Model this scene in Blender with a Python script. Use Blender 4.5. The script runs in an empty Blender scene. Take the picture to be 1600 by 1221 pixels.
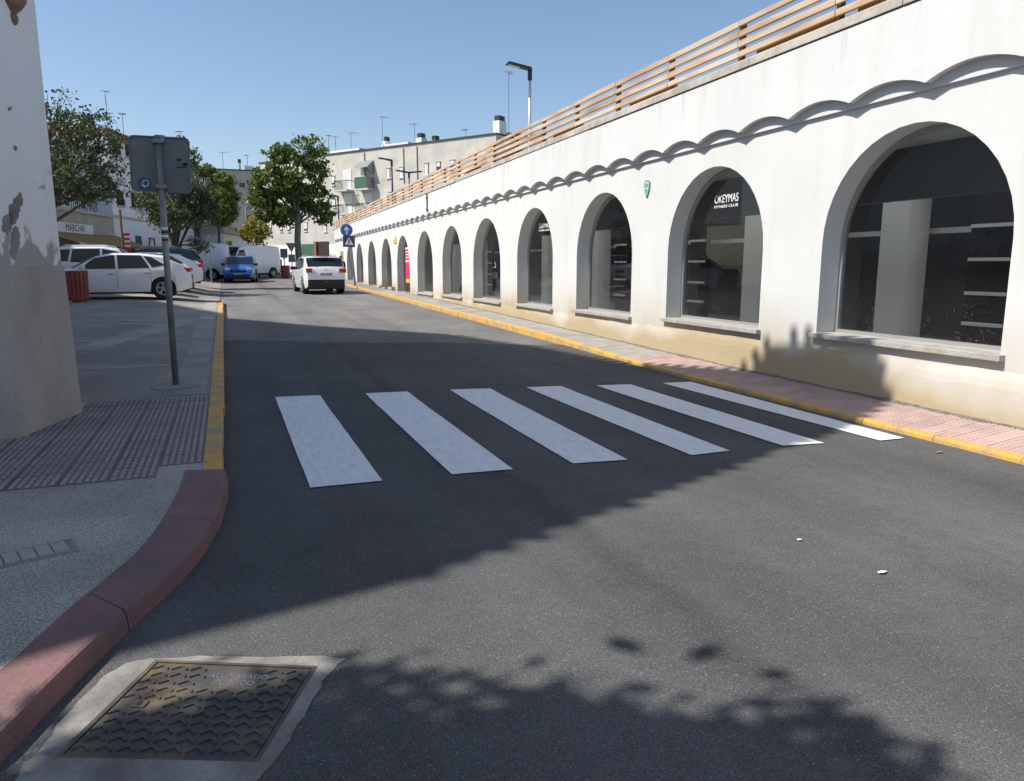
import bpy, bmesh, math, random
import numpy as np
from mathutils import Vector, Matrix
random.seed(7); rng = np.random.default_rng(7)
SC = bpy.context.scene
COL = SC.collection

# ------------------------------------------------------------------ camera
PW, PH, FPX, HOR, VPX, EYE = 1600, 1221, 1150.0, 414.0, 350.0, 1.55
pitch = math.atan((PH/2-HOR)/FPX)
_d = ((VPX-PW/2)/FPX, (PH/2-HOR)/FPX, 1.0)
yaw = math.atan2(-_d[0], _d[2]*math.cos(pitch)+_d[1]*math.sin(pitch))
cam_d = bpy.data.cameras.new('camera'); cam = bpy.data.objects.new('camera', cam_d); COL.objects.link(cam)
cam.location = (0, 0, EYE); cam.rotation_euler = (math.pi/2-pitch, 0, -yaw)
cam_d.sensor_fit = 'HORIZONTAL'; cam_d.sensor_width = 36; cam_d.lens = 36*FPX/PW
cam_d.clip_start = 0.05; cam_d.clip_end = 3000
SC.camera = cam

# ------------------------------------------------------------------ light
LX, LY, LZ = 1.0, -0.10, -1.25                    # direction the sunlight travels
elev = math.atan2(-LZ, math.hypot(LX, LY)); azim = math.atan2(-LX, -LY)
w = bpy.data.worlds.new('World'); SC.world = w; w.use_nodes = True
nt = w.node_tree; bg = nt.nodes['Background']
sky = nt.nodes.new('ShaderNodeTexSky'); sky.sky_type = 'NISHITA'; sky.sun_disc = False
sky.sun_elevation = elev; sky.sun_rotation = azim; sky.air_density = 1.0; sky.dust_density = 0.9; sky.ozone_density = 2.3
nt.links.new(sky.outputs[0], bg.inputs[0]); bg.inputs[1].default_value = 0.125
sd = bpy.data.lights.new('sun', 'SUN'); sun = bpy.data.objects.new('sun', sd); COL.objects.link(sun)
sd.energy = 5.0; sd.angle = math.radians(0.53); sd.color = (1.0, 0.96, 0.90)
sun.rotation_euler = Vector((LX, LY, LZ)).to_track_quat('-Z', 'Y').to_euler(); sun.location = (-20, 2, 30)
vs = SC.view_settings; vs.view_transform = 'Standard'; vs.look = 'None'; vs.gamma = 1.0; vs.exposure = 0.28; vs.use_curve_mapping = False
SC.cycles.max_bounces = 6; SC.cycles.transparent_max_bounces = 12; SC.cycles.use_denoising = True

# ------------------------------------------------------------------ pixel -> place
cy_, sy_ = math.cos(yaw), math.sin(yaw); cp_, sp_ = math.cos(pitch), math.sin(pitch)
_r = np.array([cy_, -sy_, 0]); _fl = np.array([sy_, cy_, 0]); _u = np.array([0, 0, 1.0])
_f = _fl*cp_-_u*sp_; _up = _fl*sp_+_u*cp_
EYEP = np.array([0, 0, EYE])
def ray(x, y): return _r*((x-PW/2)/FPX)+_up*((PH/2-y)/FPX)+_f
def at_z(x, y, z=0.0): d = ray(x, y); return EYEP+d*((z-EYE)/d[2])
def at_y(x, y, Y): d = ray(x, y); return EYEP+d*(Y/d[1])
def at_plane(x, y, P, n): d = ray(x, y); return EYEP+d*(np.dot(np.array(P)-EYEP, n)/np.dot(d, n))
def sm(a, b, x):
    t = min(1, max(0, (x-a)/(b-a))); return t*t*(3-2*t)
def zr(Y): return 0.011*max(0.0, min(Y, 75)-8)                       # the road climbs gently away
def zl(X, Y):                                                       # left pavement / plaza
    return zr(Y)+(0.08+0.045*sm(8, 14, Y))*(1-0.9*sm(27.3, 29, Y)*(1-sm(0.3, 2.2, -X)))+0.008*max(0, min(Y, 40)-8)*sm(0.2, 2.6, -X)
def xkr(Y): return 5.70+0.016*Y                                     # road edge, right kerb

# ------------------------------------------------------------------ materials
def mat(name, col, rough=0.7, col2=None, scale=6, detail=6, bump=0.0, bscale=60, spec=0.4, metal=0, rand=0.0, lo=0.35, hi=0.65, stretch=None, coat=0, fine=0.0, fscale=200):
    m = bpy.data.materials.new(name); m.use_nodes = True
    N, L = m.node_tree.nodes, m.node_tree.links; b = N['Principled BSDF']
    b.inputs['Roughness'].default_value = rough; b.inputs['Specular IOR Level'].default_value = spec; b.inputs['Metallic'].default_value = metal
    b.inputs['Coat Weight'].default_value = coat; b.inputs['Coat Roughness'].default_value = 0.05
    b.inputs['Base Color'].default_value = (*col, 1)
    g = N.new('ShaderNodeNewGeometry'); pos = g.outputs['Position']
    if stretch:
        mp = N.new('ShaderNodeVectorMath'); mp.operation = 'MULTIPLY'; mp.inputs[1].default_value = stretch; L.new(pos, mp.inputs[0]); pos = mp.outputs[0]
    cur = None
    def rgb(c):
        n = N.new('ShaderNodeRGB'); n.outputs[0].default_value = (*c, 1); return n.outputs[0]
    def mix(a, bb, f, mode='MIX'):
        n = N.new('ShaderNodeMix'); n.data_type = 'RGBA'; n.blend_type = mode
        for s, v in ((n.inputs[6], a), (n.inputs[7], bb), (n.inputs[0], f)):
            if hasattr(v, 'is_linked') or hasattr(v, 'links'): L.new(v, s)
            else: s.default_value = v
        return n.outputs[2]
    def noise(sc, det=5, p=None, dist=0.0):
        n = N.new('ShaderNodeTexNoise'); n.inputs['Scale'].default_value = sc; n.inputs['Detail'].default_value = det; n.inputs['Distortion'].default_value = dist
        L.new(p or pos, n.inputs['Vector']); return n.outputs['Fac']
    def ramp(f, lo, hi, v0=0.0, v1=1.0):
        n = N.new('ShaderNodeMapRange'); n.inputs[1].default_value = lo; n.inputs[2].default_value = hi; n.inputs[3].default_value = v0; n.inputs[4].default_value = v1
        L.new(f, n.inputs[0]); return n.outputs[0]
    cur = rgb(col)
    if col2: cur = mix(cur, rgb(col2), ramp(noise(scale, detail), lo, hi))
    if fine:
        cur = mix(cur, ramp(noise(fscale, 3, g.outputs['Position']), 0.3, 0.7, 1-fine, 1+fine), 1.0, 'MULTIPLY')
    if rand:
        oi = N.new('ShaderNodeObjectInfo'); cur = mix(cur, ramp(oi.outputs['Random'], 0, 1, 1-rand, 1+rand), 1.0, 'MULTIPLY')
    L.new(cur, b.inputs['Base Color'])
    if bump:
        bn = N.new('ShaderNodeBump'); bn.inputs['Strength'].default_value = bump; bn.inputs['Distance'].default_value = 0.02
        L.new(noise(bscale, 6, g.outputs['Position']), bn.inputs['Height']); L.new(bn.outputs[0], b.inputs['Normal'])
    m['_h'] = 1
    return m, dict(N=N, L=L, b=b, pos=g.outputs['Position'], noise=noise, ramp=ramp, mix=mix, rgb=rgb, cur=cur)
M = {}
def mk(key, *a, **k): M[key] = mat(key, *a, **k)[0]
def hexc(r, g, b):
    f = lambda c: ((c/255+0.055)/1.055)**2.4 if c > 10 else c/255/12.92
    return (f(r), f(g), f(b))

def asphalt(key, c1, c2, chips, tracks=True, marks=False):
    m, h = mat(key, c1, rough=0.92, spec=0.12); N, L = h['N'], h['L']
    cur = h['mix'](h['rgb'](c1), h['rgb'](c2), h['ramp'](h['noise'](0.55, 6), 0.35, 0.7))
    cur = h['mix'](cur, h['ramp'](h['noise'](7, 5), 0.3, 0.7, 0.94, 1.06), 1.0, 'MULTIPLY')
    if tracks:                                       # wheel-polished lanes and a darker seam along the street
        sx = N.new('ShaderNodeSeparateXYZ'); L.new(h['pos'], sx.inputs[0])
        wv = N.new('ShaderNodeTexNoise'); wv.inputs['Scale'].default_value = 1.3; wv.inputs['Detail'].default_value = 3
        cb = N.new('ShaderNodeCombineXYZ'); L.new(sx.outputs[0], cb.inputs[0])
        ml = N.new('ShaderNodeMath'); ml.operation = 'MULTIPLY'; ml.inputs[1].default_value = 0.06; L.new(sx.outputs[1], ml.inputs[0]); L.new(ml.outputs[0], cb.inputs[1])
        L.new(cb.outputs[0], wv.inputs['Vector'])
        cur = h['mix'](cur, h['ramp'](wv.outputs['Fac'], 0.3, 0.7, 0.84, 1.16), 1.0, 'MULTIPLY')
        dx = N.new('ShaderNodeMath'); dx.operation = 'MULTIPLY_ADD'; dx.inputs[1].default_value = 0.5; dx.inputs[2].default_value = -2.10; L.new(h['noise'](2.5, 5), dx.inputs[0])
        d2 = N.new('ShaderNodeMath'); d2.operation = 'ADD'; L.new(sx.outputs[0], d2.inputs[0]); L.new(dx.outputs[0], d2.inputs[1])
        d3 = N.new('ShaderNodeMath'); d3.operation = 'ABSOLUTE'; L.new(d2.outputs[0], d3.inputs[0])
        cur = h['mix'](cur, h['ramp'](d3.outputs[0], 0.0, 0.16, 0.80, 1.0), 1.0, 'MULTIPLY')
    vo = N.new('ShaderNodeTexVoronoi'); vo.inputs['Scale'].default_value = 190; L.new(h['pos'], vo.inputs['Vector'])
    cur = h['mix'](cur, h['ramp'](vo.outputs['Distance'], 0.15, 0.75, 1.30, 0.62), 1.0, 'MULTIPLY')
    vc = N.new('ShaderNodeSeparateColor'); L.new(vo.outputs['Color'], vc.inputs[0])
    cur = h['mix'](cur, h['rgb'](chips), h['ramp'](vc.outputs[0], 0.965, 0.985, 0, 0.55))
    if marks:
        mm = h['ramp'](h['noise'](0.9, 8, None, 1.5), 0.63, 0.70, 0, 0.5)
        cur = h['mix'](cur, h['rgb']((0.30, 0.29, 0.27)), mm)
    L.new(cur, h['b'].inputs['Base Color'])
    bn = N.new('ShaderNodeBump'); bn.inputs['Strength'].default_value = 0.6; bn.inputs['Distance'].default_value = 0.004; bn.invert = True
    L.new(vo.outputs['Distance'], bn.inputs['Height']); L.new(bn.outputs[0], h['b'].inputs['Normal'])
    M[key] = m
asphalt('asphalt_new', (0.098, 0.098, 0.098), (0.135, 0.133, 0.128), (0.30, 0.295, 0.285))
asphalt('asphalt_old', (0.17, 0.165, 0.157), (0.225, 0.217, 0.205), (0.30, 0.29, 0.27), marks=True)

def wallmat(key, base, dirt, z0=0.1, z1=1.1, grime=0.55, peel=None, tone=(0.95, 1.03), streak=None):
    """white lime paint: yellow-brown splash dirt towards the pavement, weak vertical runs"""
    m, h = mat(key, base, rough=0.85, spec=0.2); N, L = h['N'], h['L']
    sx = N.new('ShaderNodeSeparateXYZ'); L.new(h['pos'], sx.inputs[0])
    st = N.new('ShaderNodeVectorMath'); st.operation = 'MULTIPLY'; st.inputs[1].default_value = (3.0, 3.0, 0.35); L.new(h['pos'], st.inputs[0])
    runs = h['noise'](1.2, 6, st.outputs[0]); big = h['noise'](0.8, 6)
    cur = h['mix'](h['rgb'](base), h['ramp'](big, 0.3, 0.7, *tone), 1.0, 'MULTIPLY')
    cur = h['mix'](cur, h['rgb']((base[0]*0.84, base[1]*0.82, base[2]*0.74)), h['ramp'](runs, 0.52, 0.78, 0, 0.5))
    ht = h['ramp'](sx.outputs[2], z0, z1, 1.0, 0.0)
    ad = N.new('ShaderNodeMath'); ad.operation = 'MULTIPLY_ADD'; ad.inputs[1].default_value = 2.8; ad.inputs[2].default_value = -1.05; L.new(big, ad.inputs[0])
    mu = N.new('ShaderNodeMath'); mu.operation = 'ADD'; L.new(ht, mu.inputs[0]); L.new(ad.outputs[0], mu.inputs[1])
    mu2 = N.new('ShaderNodeMath'); mu2.operation = 'MULTIPLY'; L.new(mu.outputs[0], mu2.inputs[0]); L.new(ht, mu2.inputs[1])
    cur = h['mix'](cur, h['rgb'](dirt), h['ramp'](mu2.outputs[0], 0.0, 0.85, 0, grime))
    if peel:
        pz0, pz1, pc = peel
        pn = h['noise'](2.2, 8, None, 0.4)
        pz = h['ramp'](sx.outputs[2], pz0, pz1, 0.42, -0.12)
        a2 = N.new('ShaderNodeMath'); a2.operation = 'ADD'; L.new(pn, a2.inputs[0]); L.new(pz, a2.inputs[1])
        cur = h['mix'](cur, h['rgb'](pc), h['ramp'](a2.outputs[0], 0.60, 0.64, 0, 0.9))
    if streak:
        s2 = N.new('ShaderNodeVectorMath'); s2.operation = 'MULTIPLY'; s2.inputs[1].default_value = (5.0, 5.0, 0.5); L.new(h['pos'], s2.inputs[0])
        a3 = h['ramp'](h['noise'](1.0, 7, s2.outputs[0]), 0.56, 0.74); a4 = h['ramp'](sx.outputs[2], streak[0], streak[1])
        a5 = N.new('ShaderNodeMath'); a5.operation = 'MULTIPLY'; L.new(a3, a5.inputs[0]); L.new(a4, a5.inputs[1])
        a6 = N.new('ShaderNodeMath'); a6.operation = 'MULTIPLY'; L.new(a5.outputs[0], a6.inputs[0]); L.new(h['ramp'](h['noise'](0.35, 3), 0.42, 0.62), a6.inputs[1])
        cur = h['mix'](cur, h['rgb']((0.20, 0.19, 0.15)), h['ramp'](a6.outputs[0], 0.0, 1.0, 0.0, 0.85))
    L.new(cur, h['b'].inputs['Base Color'])
    bn = N.new('ShaderNodeBump'); bn.inputs['Strength'].default_value = 0.14; bn.inputs['Distance'].default_value = 0.02
    L.new(h['noise'](14, 8), bn.inputs['Height']); L.new(bn.outputs[0], h['b'].inputs['Normal'])
    M[key] = m
wallmat('arcade_white', (0.655, 0.652, 0.63), (0.42, 0.34, 0.21), 0.05, 1.25, 1.0)
wallmat('arcade_upper', (0.66, 0.658, 0.64), (0.8, 0.8, 0.76), -5, -4, 0.0, streak=(3.62, 4.05))
wallmat('plinth_mat', (0.60, 0.54, 0.44), (0.40, 0.33, 0.23), 0.0, 0.7, 0.8)
wallmat('corner_white', (0.85, 0.85, 0.84), (0.5, 0.47, 0.42), 0.3, 2.2, 0.35, peel=(1.0, 2.7, (0.36, 0.34, 0.31)))
wallmat('house_white', (0.74, 0.74, 0.74), (0.5, 0.46, 0.4), 0.3, 1.8, 0.5)
wallmat('block_beige', (0.56, 0.53, 0.46), (0.40, 0.37, 0.32), 0.0, 7.0, 0.4, tone=(0.82, 1.1))
wallmat('block_grey', (0.40, 0.38, 0.35), (0.35, 0.32, 0.28), 0.0, 7.0, 0.4, tone=(0.82, 1.1))
mk('concrete', (0.30, 0.28, 0.25), 0.9, (0.17, 0.155, 0.14), scale=3.5, bump=0.3, bscale=25, fine=0.12, fscale=60)
mk('plinth_grey', (0.46, 0.43, 0.38), 0.9, (0.33, 0.305, 0.265), scale=1.4, bump=0.35, bscale=12, stretch=(1, 1, 0.5), fine=0.08, fscale=40)
mk('pebble', (0.45, 0.42, 0.37), 0.9, (0.30, 0.28, 0.25), scale=1.0, bump=0.6, bscale=150, fine=0.65, fscale=110)
mk('plaza', (0.31, 0.28, 0.245), 0.9, (0.22, 0.20, 0.175), scale=0.8, bump=0.5, bscale=90, fine=0.5, fscale=90)
mk('slab', (0.34, 0.325, 0.30), 0.9, (0.27, 0.255, 0.235), scale=2, bump=0.2, bscale=50, rand=0.12, fine=0.15, fscale=80)
mk('tactile', (0.37, 0.285, 0.275), 0.85, (0.29, 0.235, 0.225), scale=1.3, bump=0.3, bscale=80, rand=0.10, fine=0.15, fscale=120)
mk('pink_tile', (0.46, 0.315, 0.275), 0.85, (0.37, 0.27, 0.24), scale=1.5, bump=0.3, bscale=80, rand=0.10, fine=0.15, fscale=120)
mk('grey_tile', (0.34, 0.315, 0.28), 0.9, (0.28, 0.255, 0.225), scale=1.5, bump=0.3, bscale=60, rand=0.12, fine=0.15)
mk('red_kerb', (0.235, 0.12, 0.11), 0.8, (0.16, 0.10, 0.098), scale=2.5, bump=0.25, bscale=60, fine=0.2, fscale=90)
mk('yellow_kerb', (0.60, 0.34, 0.07), 0.75, (0.34, 0.26, 0.16), scale=4.5, lo=0.44, hi=0.66, bump=0.3, bscale=40, fine=0.15, fscale=70)
mk('stripe_paint', (0.77, 0.775, 0.775), 0.6, (0.62, 0.625, 0.63), scale=7.0, lo=0.42, hi=0.8, bump=0.25, bscale=150, fine=0.12, fscale=150, stretch=(3, 0.7, 1))
mk('iron', (0.085, 0.078, 0.070), 0.55, (0.22, 0.16, 0.095), scale=4.5, lo=0.48, hi=0.74, metal=0.3, bump=0.25, bscale=90)
mk('galv', (0.30, 0.31, 0.31), 0.5, (0.22, 0.225, 0.225), scale=5, metal=0.6)
mk('sign_back', (0.20, 0.21, 0.21), 0.55, (0.15, 0.155, 0.16), scale=3, metal=0.5)
mk('rail_wood', (0.60, 0.47, 0.34), 0.8, (0.40, 0.21, 0.09), scale=5, lo=0.45, hi=0.7, rand=0.15, stretch=(1, 0.15, 1))
mk('rail_post', (0.16, 0.10, 0.06), 0.8)
mk('orange_panel', (0.62, 0.32, 0.06), 0.8, (0.5, 0.24, 0.05), scale=3)
mk('coping', (0.52, 0.49, 0.43), 0.9, (0.36, 0.32, 0.27), scale=3, bump=0.3, bscale=20)
mk('dark_line', (0.06, 0.055, 0.05), 0.9)
mk('sill_stone', (0.42, 0.40, 0.36), 0.75, (0.33, 0.31, 0.28), scale=6, bump=0.2, bscale=40, fine=0.25, fscale=90)
mk('alu', (0.42, 0.42, 0.40), 0.45, metal=0.5)
mk('interior_dark', (0.16, 0.165, 0.17), 0.8, (0.12, 0.12, 0.13), scale=1)
mk('interior_light', (0.82, 0.82, 0.76), 0.8)
mk('ceiling_tile', (0.84, 0.83, 0.76), 0.9, rand=0.03)
mk('interior_green', (0.02, 0.13, 0.10), 0.6)
mk('floor_in', (0.74, 0.73, 0.70), 0.5)
mk('white_print', (0.86, 0.88, 0.87), 0.6)
mk('pink_print', (0.75, 0.03, 0.10), 0.6)
mk('yellow_print', (0.75, 0.45, 0.03), 0.6)
mk('green_print', (0.10, 0.30, 0.18), 0.6)
mk('pale_green', (0.42, 0.55, 0.44), 0.6)
mk('sign_blue', (0.01, 0.12, 0.42), 0.4, coat=0.3)
mk('sign_navy', (0.012, 0.045, 0.13), 0.4, coat=0.3)
mk('sticker_blue', (0.055, 0.10, 0.17), 0.5)
mk('black', (0.02, 0.02, 0.022), 0.6)
mk('dark_metal', (0.05, 0.05, 0.055), 0.5, metal=0.4)
mk('lamp_pole', (0.62, 0.64, 0.66), 0.4, metal=0.3)
mk('lamp_lens', (0.45, 0.46, 0.45), 0.2)
mk('bin_red', (0.33, 0.065, 0.05), 0.65, (0.26, 0.055, 0.042), scale=4, rand=0.15)
mk('stone_corbel', (0.30, 0.20, 0.13), 0.9, (0.20, 0.13, 0.09), scale=6, bump=0.5, bscale=30)
mk('tile_roof', (0.36, 0.17, 0.10), 0.85, (0.26, 0.13, 0.08), scale=4, rand=0.2)
mk('awning', (0.36, 0.22, 0.07), 0.85, (0.30, 0.18, 0.06), scale=4)
mk('cafe_wall', (0.44, 0.40, 0.33), 0.9, (0.36, 0.33, 0.28), scale=1.5)
mk('brown_brick', (0.27, 0.12, 0.07), 0.85)
mk('shutter_green', (0.05, 0.13, 0.09), 0.7)
mk('shutter_brown', (0.045, 0.025, 0.022), 0.7)
mk('shutter_white', (0.66, 0.66, 0.63), 0.7)
mk('wood_dark', (0.06, 0.035, 0.025), 0.7)
mk('win_glass', (0.03, 0.035, 0.04), 0.08, spec=0.6)
mk('paint_white', (0.78, 0.79, 0.80), 0.3, coat=0.8)
mk('paint_dark', (0.018, 0.018, 0.022), 0.3, coat=0.8)
mk('paint_blue', (0.012, 0.11, 0.42), 0.3, coat=0.8)
mk('car_glass', (0.012, 0.016, 0.018), 0.05, spec=0.7)
mk('car_plastic', (0.022, 0.022, 0.024), 0.6)
mk('tyre', (0.015, 0.015, 0.015), 0.85)
mk('rim', (0.42, 0.43, 0.44), 0.35, metal=0.8)
mk('tail_red', (0.55, 0.02, 0.02), 0.2, coat=0.6)
mk('head_clear', (0.72, 0.75, 0.78), 0.15, coat=0.8)
mk('plate', (0.45, 0.46, 0.47), 0.5, (0.2, 0.2, 0.21), scale=9)
mk('chrome', (0.6, 0.6, 0.6), 0.2, metal=0.9)
mk('seam', (0.10, 0.10, 0.105), 0.7)
mk('skin', (0.42, 0.25, 0.18), 0.6); mk('hair', (0.03, 0.022, 0.018), 0.7); mk('cloth_black', (0.015, 0.015, 0.018), 0.9); mk('cloth_jeans', (0.05, 0.07, 0.12), 0.9)
mk('bark', (0.13, 0.10, 0.075), 0.9, (0.085, 0.065, 0.05), scale=9, bump=0.6, bscale=25)
mk('bark_plane', (0.16, 0.14, 0.11), 0.9, (0.24, 0.22, 0.18), scale=6, bump=0.4, bscale=18)
mk('pod', (0.05, 0.03, 0.02), 0.8)
mk('dry_leaf', (0.34, 0.20, 0.10), 0.8)
mk('litter', (0.75, 0.74, 0.70), 0.8)
mk('ground', (0.20, 0.19, 0.17), 0.95, (0.15, 0.14, 0.12), scale=0.3)
mk('deck', (0.36, 0.33, 0.29), 0.95, (0.3, 0.27, 0.24), scale=0.8)
def leafmat(key, a, b, c):
    m = bpy.data.materials.new(key); m.use_nodes = True; N, L = m.node_tree.nodes, m.node_tree.links
    pb = N['Principled BSDF']; out = N['Material Output']
    g = N.new('ShaderNodeNewGeometry'); cr = N.new('ShaderNodeValToRGB'); e = cr.color_ramp.elements
    e[0].color = (*a, 1); e[1].color = (*c, 1); k = e.new(0.5); k.color = (*b, 1)
    L.new(g.outputs['Random Per Island'], cr.inputs[0]); L.new(cr.outputs[0], pb.inputs['Base Color']); pb.inputs['Roughness'].default_value = 0.5
    tr = N.new('ShaderNodeBsdfTranslucent'); L.new(cr.outputs[0], tr.inputs[0]); mx = N.new('ShaderNodeMixShader'); mx.inputs[0].default_value = 0.38
    L.new(pb.outputs[0], mx.inputs[1]); L.new(tr.outputs[0], mx.inputs[2]); L.new(mx.outputs[0], out.inputs[0]); M[key] = m
leafmat('leaf_plane', (0.06, 0.105, 0.022), (0.11, 0.17, 0.032), (0.18, 0.24, 0.05))
leafmat('leaf_jac', (0.045, 0.075, 0.026), (0.08, 0.115, 0.038), (0.14, 0.155, 0.065))
leafmat('leaf_lime', (0.08, 0.12, 0.02), (0.15, 0.19, 0.03), (0.24, 0.25, 0.05))
leafmat('leaf_yellow', (0.15, 0.17, 0.025), (0.34, 0.29, 0.035), (0.46, 0.36, 0.05))
def glassmat(key, tint, rough=0.0, refl=1.0, dust=0.0):
    m = bpy.data.materials.new(key); m.use_nodes = True; N, L = m.node_tree.nodes, m.node_tree.links
    N.remove(N['Principled BSDF']); out = N['Material Output']
    t = N.new('ShaderNodeBsdfTransparent'); t.inputs[0].default_value = (*tint, 1); gl = N.new('ShaderNodeBsdfGlossy'); gl.inputs['Roughness'].default_value = rough
    fr = N.new('ShaderNodeFresnel'); fr.inputs[0].default_value = 1.55; ml = N.new('ShaderNodeMath'); ml.operation = 'MULTIPLY'; ml.inputs[1].default_value = refl; ml.use_clamp = True
    L.new(fr.outputs[0], ml.inputs[0]); mx = N.new('ShaderNodeMixShader'); L.new(ml.outputs[0], mx.inputs[0]); L.new(t.outputs[0], mx.inputs[1]); L.new(gl.outputs[0], mx.inputs[2])
    last = mx.outputs[0]
    if dust:
        g = N.new('ShaderNodeNewGeometry'); sx = N.new('ShaderNodeSeparateXYZ'); L.new(g.outputs['Position'], sx.inputs[0])
        no = N.new('ShaderNodeTexNoise'); no.inputs['Scale'].default_value = 55; no.inputs['Detail'].default_value = 4; L.new(g.outputs['Position'], no.inputs['Vector'])
        r1 = N.new('ShaderNodeMapRange'); r1.inputs[1].default_value = 0.62; r1.inputs[2].default_value = 0.75; r1.inputs[3].default_value = 0.02; r1.inputs[4].default_value = 0.5; L.new(no.outputs['Fac'], r1.inputs[0])
        r2 = N.new('ShaderNodeMapRange'); r2.inputs[1].default_value = 0.6; r2.inputs[2].default_value = 1.5; r2.inputs[3].default_value = dust; r2.inputs[4].default_value = 0.0; L.new(sx.outputs[2], r2.inputs[0])
        mm = N.new('ShaderNodeMath'); mm.operation = 'MULTIPLY'; L.new(r1.outputs[0], mm.inputs[0]); L.new(r2.outputs[0], mm.inputs[1])
        df = N.new('ShaderNodeBsdfDiffuse'); df.inputs[0].default_value = (0.6, 0.6, 0.57, 1); m2 = N.new('ShaderNodeMixShader')
        L.new(mm.outputs[0], m2.inputs[0]); L.new(last, m2.inputs[1]); L.new(df.outputs[0], m2.inputs[2]); last = m2.outputs[0]
    L.new(last, out.inputs[0]); M[key] = m
glassmat('shop_glass', (0.95, 0.965, 0.96), 0.0, 1.1, dust=1.0)

# ------------------------------------------------------------------ builders
class MB:
    def __init__(s): s.v = []; s.f = []
    def add(s, vs, fs):
        o = len(s.v); s.v += [tuple(map(float, p)) for p in vs]; s.f += [tuple(i+o for i in f) for f in fs]; return s
    def box(s, x0, x1, y0, y1, z0, z1):
        return s.add([(x0,y0,z0),(x1,y0,z0),(x1,y1,z0),(x0,y1,z0),(x0,y0,z1),(x1,y0,z1),(x1,y1,z1),(x0,y1,z1)],
                     [(0,3,2,1),(4,5,6,7),(0,1,5,4),(1,2,6,5),(2,3,7,6),(3,0,4,7)])
    def bar(s, p, q, wx, wz, up=(0, 0, 1)):
        p, q = Vector(p), Vector(q); d = (q-p).normalized(); u = Vector(up)
        sx = d.cross(u)
        if sx.length < 1e-4: sx = d.cross(Vector((1, 0, 0)))
        sx.normalize(); u = sx.cross(d); a, b = sx*wx/2, u*wz/2
        return s.add([p-a-b, p+a-b, p+a+b, p-a+b, q-a-b, q+a-b, q+a+b, q-a+b], [(0,1,2,3),(7,6,5,4),(0,4,5,1),(1,5,6,2),(2,6,7,3),(3,7,4,0)])
    def tube(s, pts, rs, n=8, cap=True):
        pts = [Vector(p) for p in pts]; rings = []
        if not hasattr(rs, '__len__'): rs = [rs]*len(pts)
        o = len(s.v)
        for i, p in enumerate(pts):
            d = (pts[min(i+1, len(pts)-1)]-pts[max(i-1, 0)]).normalized()
            a = d.cross(Vector((0, 0, 1))) if abs(d.z) < 0.95 else d.cross(Vector((1, 0, 0)))
            a.normalize(); b = a.cross(d)
            for k in range(n):
                t = 2*math.pi*k/n; s.v.append(tuple(p+(a*math.cos(t)+b*math.sin(t))*rs[i]))
        for i in range(len(pts)-1):
            for k in range(n):
                s.f.append((o+i*n+k, o+i*n+(k+1) % n, o+(i+1)*n+(k+1) % n, o+(i+1)*n+k))
        if cap: s.f.append(tuple(o+k for k in range(n))); s.f.append(tuple(o+(len(pts)-1)*n+k for k in reversed(range(n))))
        return s
    def prism(s, pts, ext):
        n = len(pts); e = Vector(ext); pts = [Vector(p) for p in pts]
        return s.add(pts+[p+e for p in pts], [tuple(reversed(range(n))), tuple(range(n, 2*n))]+[(i, (i+1) % n, n+(i+1) % n, n+i) for i in range(n)])
    def lathe(s, prof, n=20, axis='z', c=(0, 0, 0)):
        o = len(s.v)
        for r, z in prof:
            for k in range(n):
                t = 2*math.pi*k/n; x, y = r*math.cos(t), r*math.sin(t)
                p = (x, y, z) if axis == 'z' else (x, z, y)
                s.v.append((p[0]+c[0], p[1]+c[1], p[2]+c[2]))
        for i in range(len(prof)-1):
            for k in range(n): s.f.append((o+i*n+k, o+i*n+(k+1) % n, o+(i+1)*n+(k+1) % n, o+(i+1)*n+k))
        s.f.append(tuple(o+k for k in range(n))); s.f.append(tuple(o+(len(prof)-1)*n+k for k in range(n)))
        return s
    def build(s, name, m, parent=None, smooth=False, bevel=0, fix=True):
        me = bpy.data.meshes.new(name); me.from_pydata(s.v, [], s.f)
        if fix or bevel:
            bm = bmesh.new(); bm.from_mesh(me)
            if fix: bmesh.ops.recalc_face_normals(bm, faces=bm.faces)
            if bevel: bmesh.ops.bevel(bm, geom=[e for e in bm.edges if len(e.link_faces) == 2 and e.calc_face_angle(0) > 0.5], offset=bevel, segments=2, affect='EDGES', profile=0.6, loop_slide=False)
            bm.to_mesh(me); bm.free()
        me.materials.append(M[m] if isinstance(m, str) else m)
        if smooth: me.shade_smooth()
        o = bpy.data.objects.new(name, me); COL.objects.link(o)
        if parent: o.parent = parent
        return o
def tag(o, label=None, cat=None, group=None, kind=None):
    for k, v in (('label', label), ('category', cat), ('group', group), ('kind', kind)):
        if v: o[k] = v
    return o
def thing(name, label, cat, loc=(0, 0, 0), rz=0.0, group=None):
    o = bpy.data.objects.new(name, None); COL.objects.link(o); o.empty_display_size = 0.2
    o.location = loc; o.rotation_euler = (0, 0, rz); return tag(o, label, cat, group)
def inst(src, name, parent, loc=(0, 0, 0), rz=0.0):
    o = bpy.data.objects.new(name, src.data); COL.objects.link(o); o.parent = parent; o.location = loc; o.rotation_euler = (0, 0, rz); return o
def copy_tree(o, parent=None):
    c = o.copy(); COL.objects.link(c); c.parent = parent
    for ch in list(o.children): copy_tree(ch, c)
    return c
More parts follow.
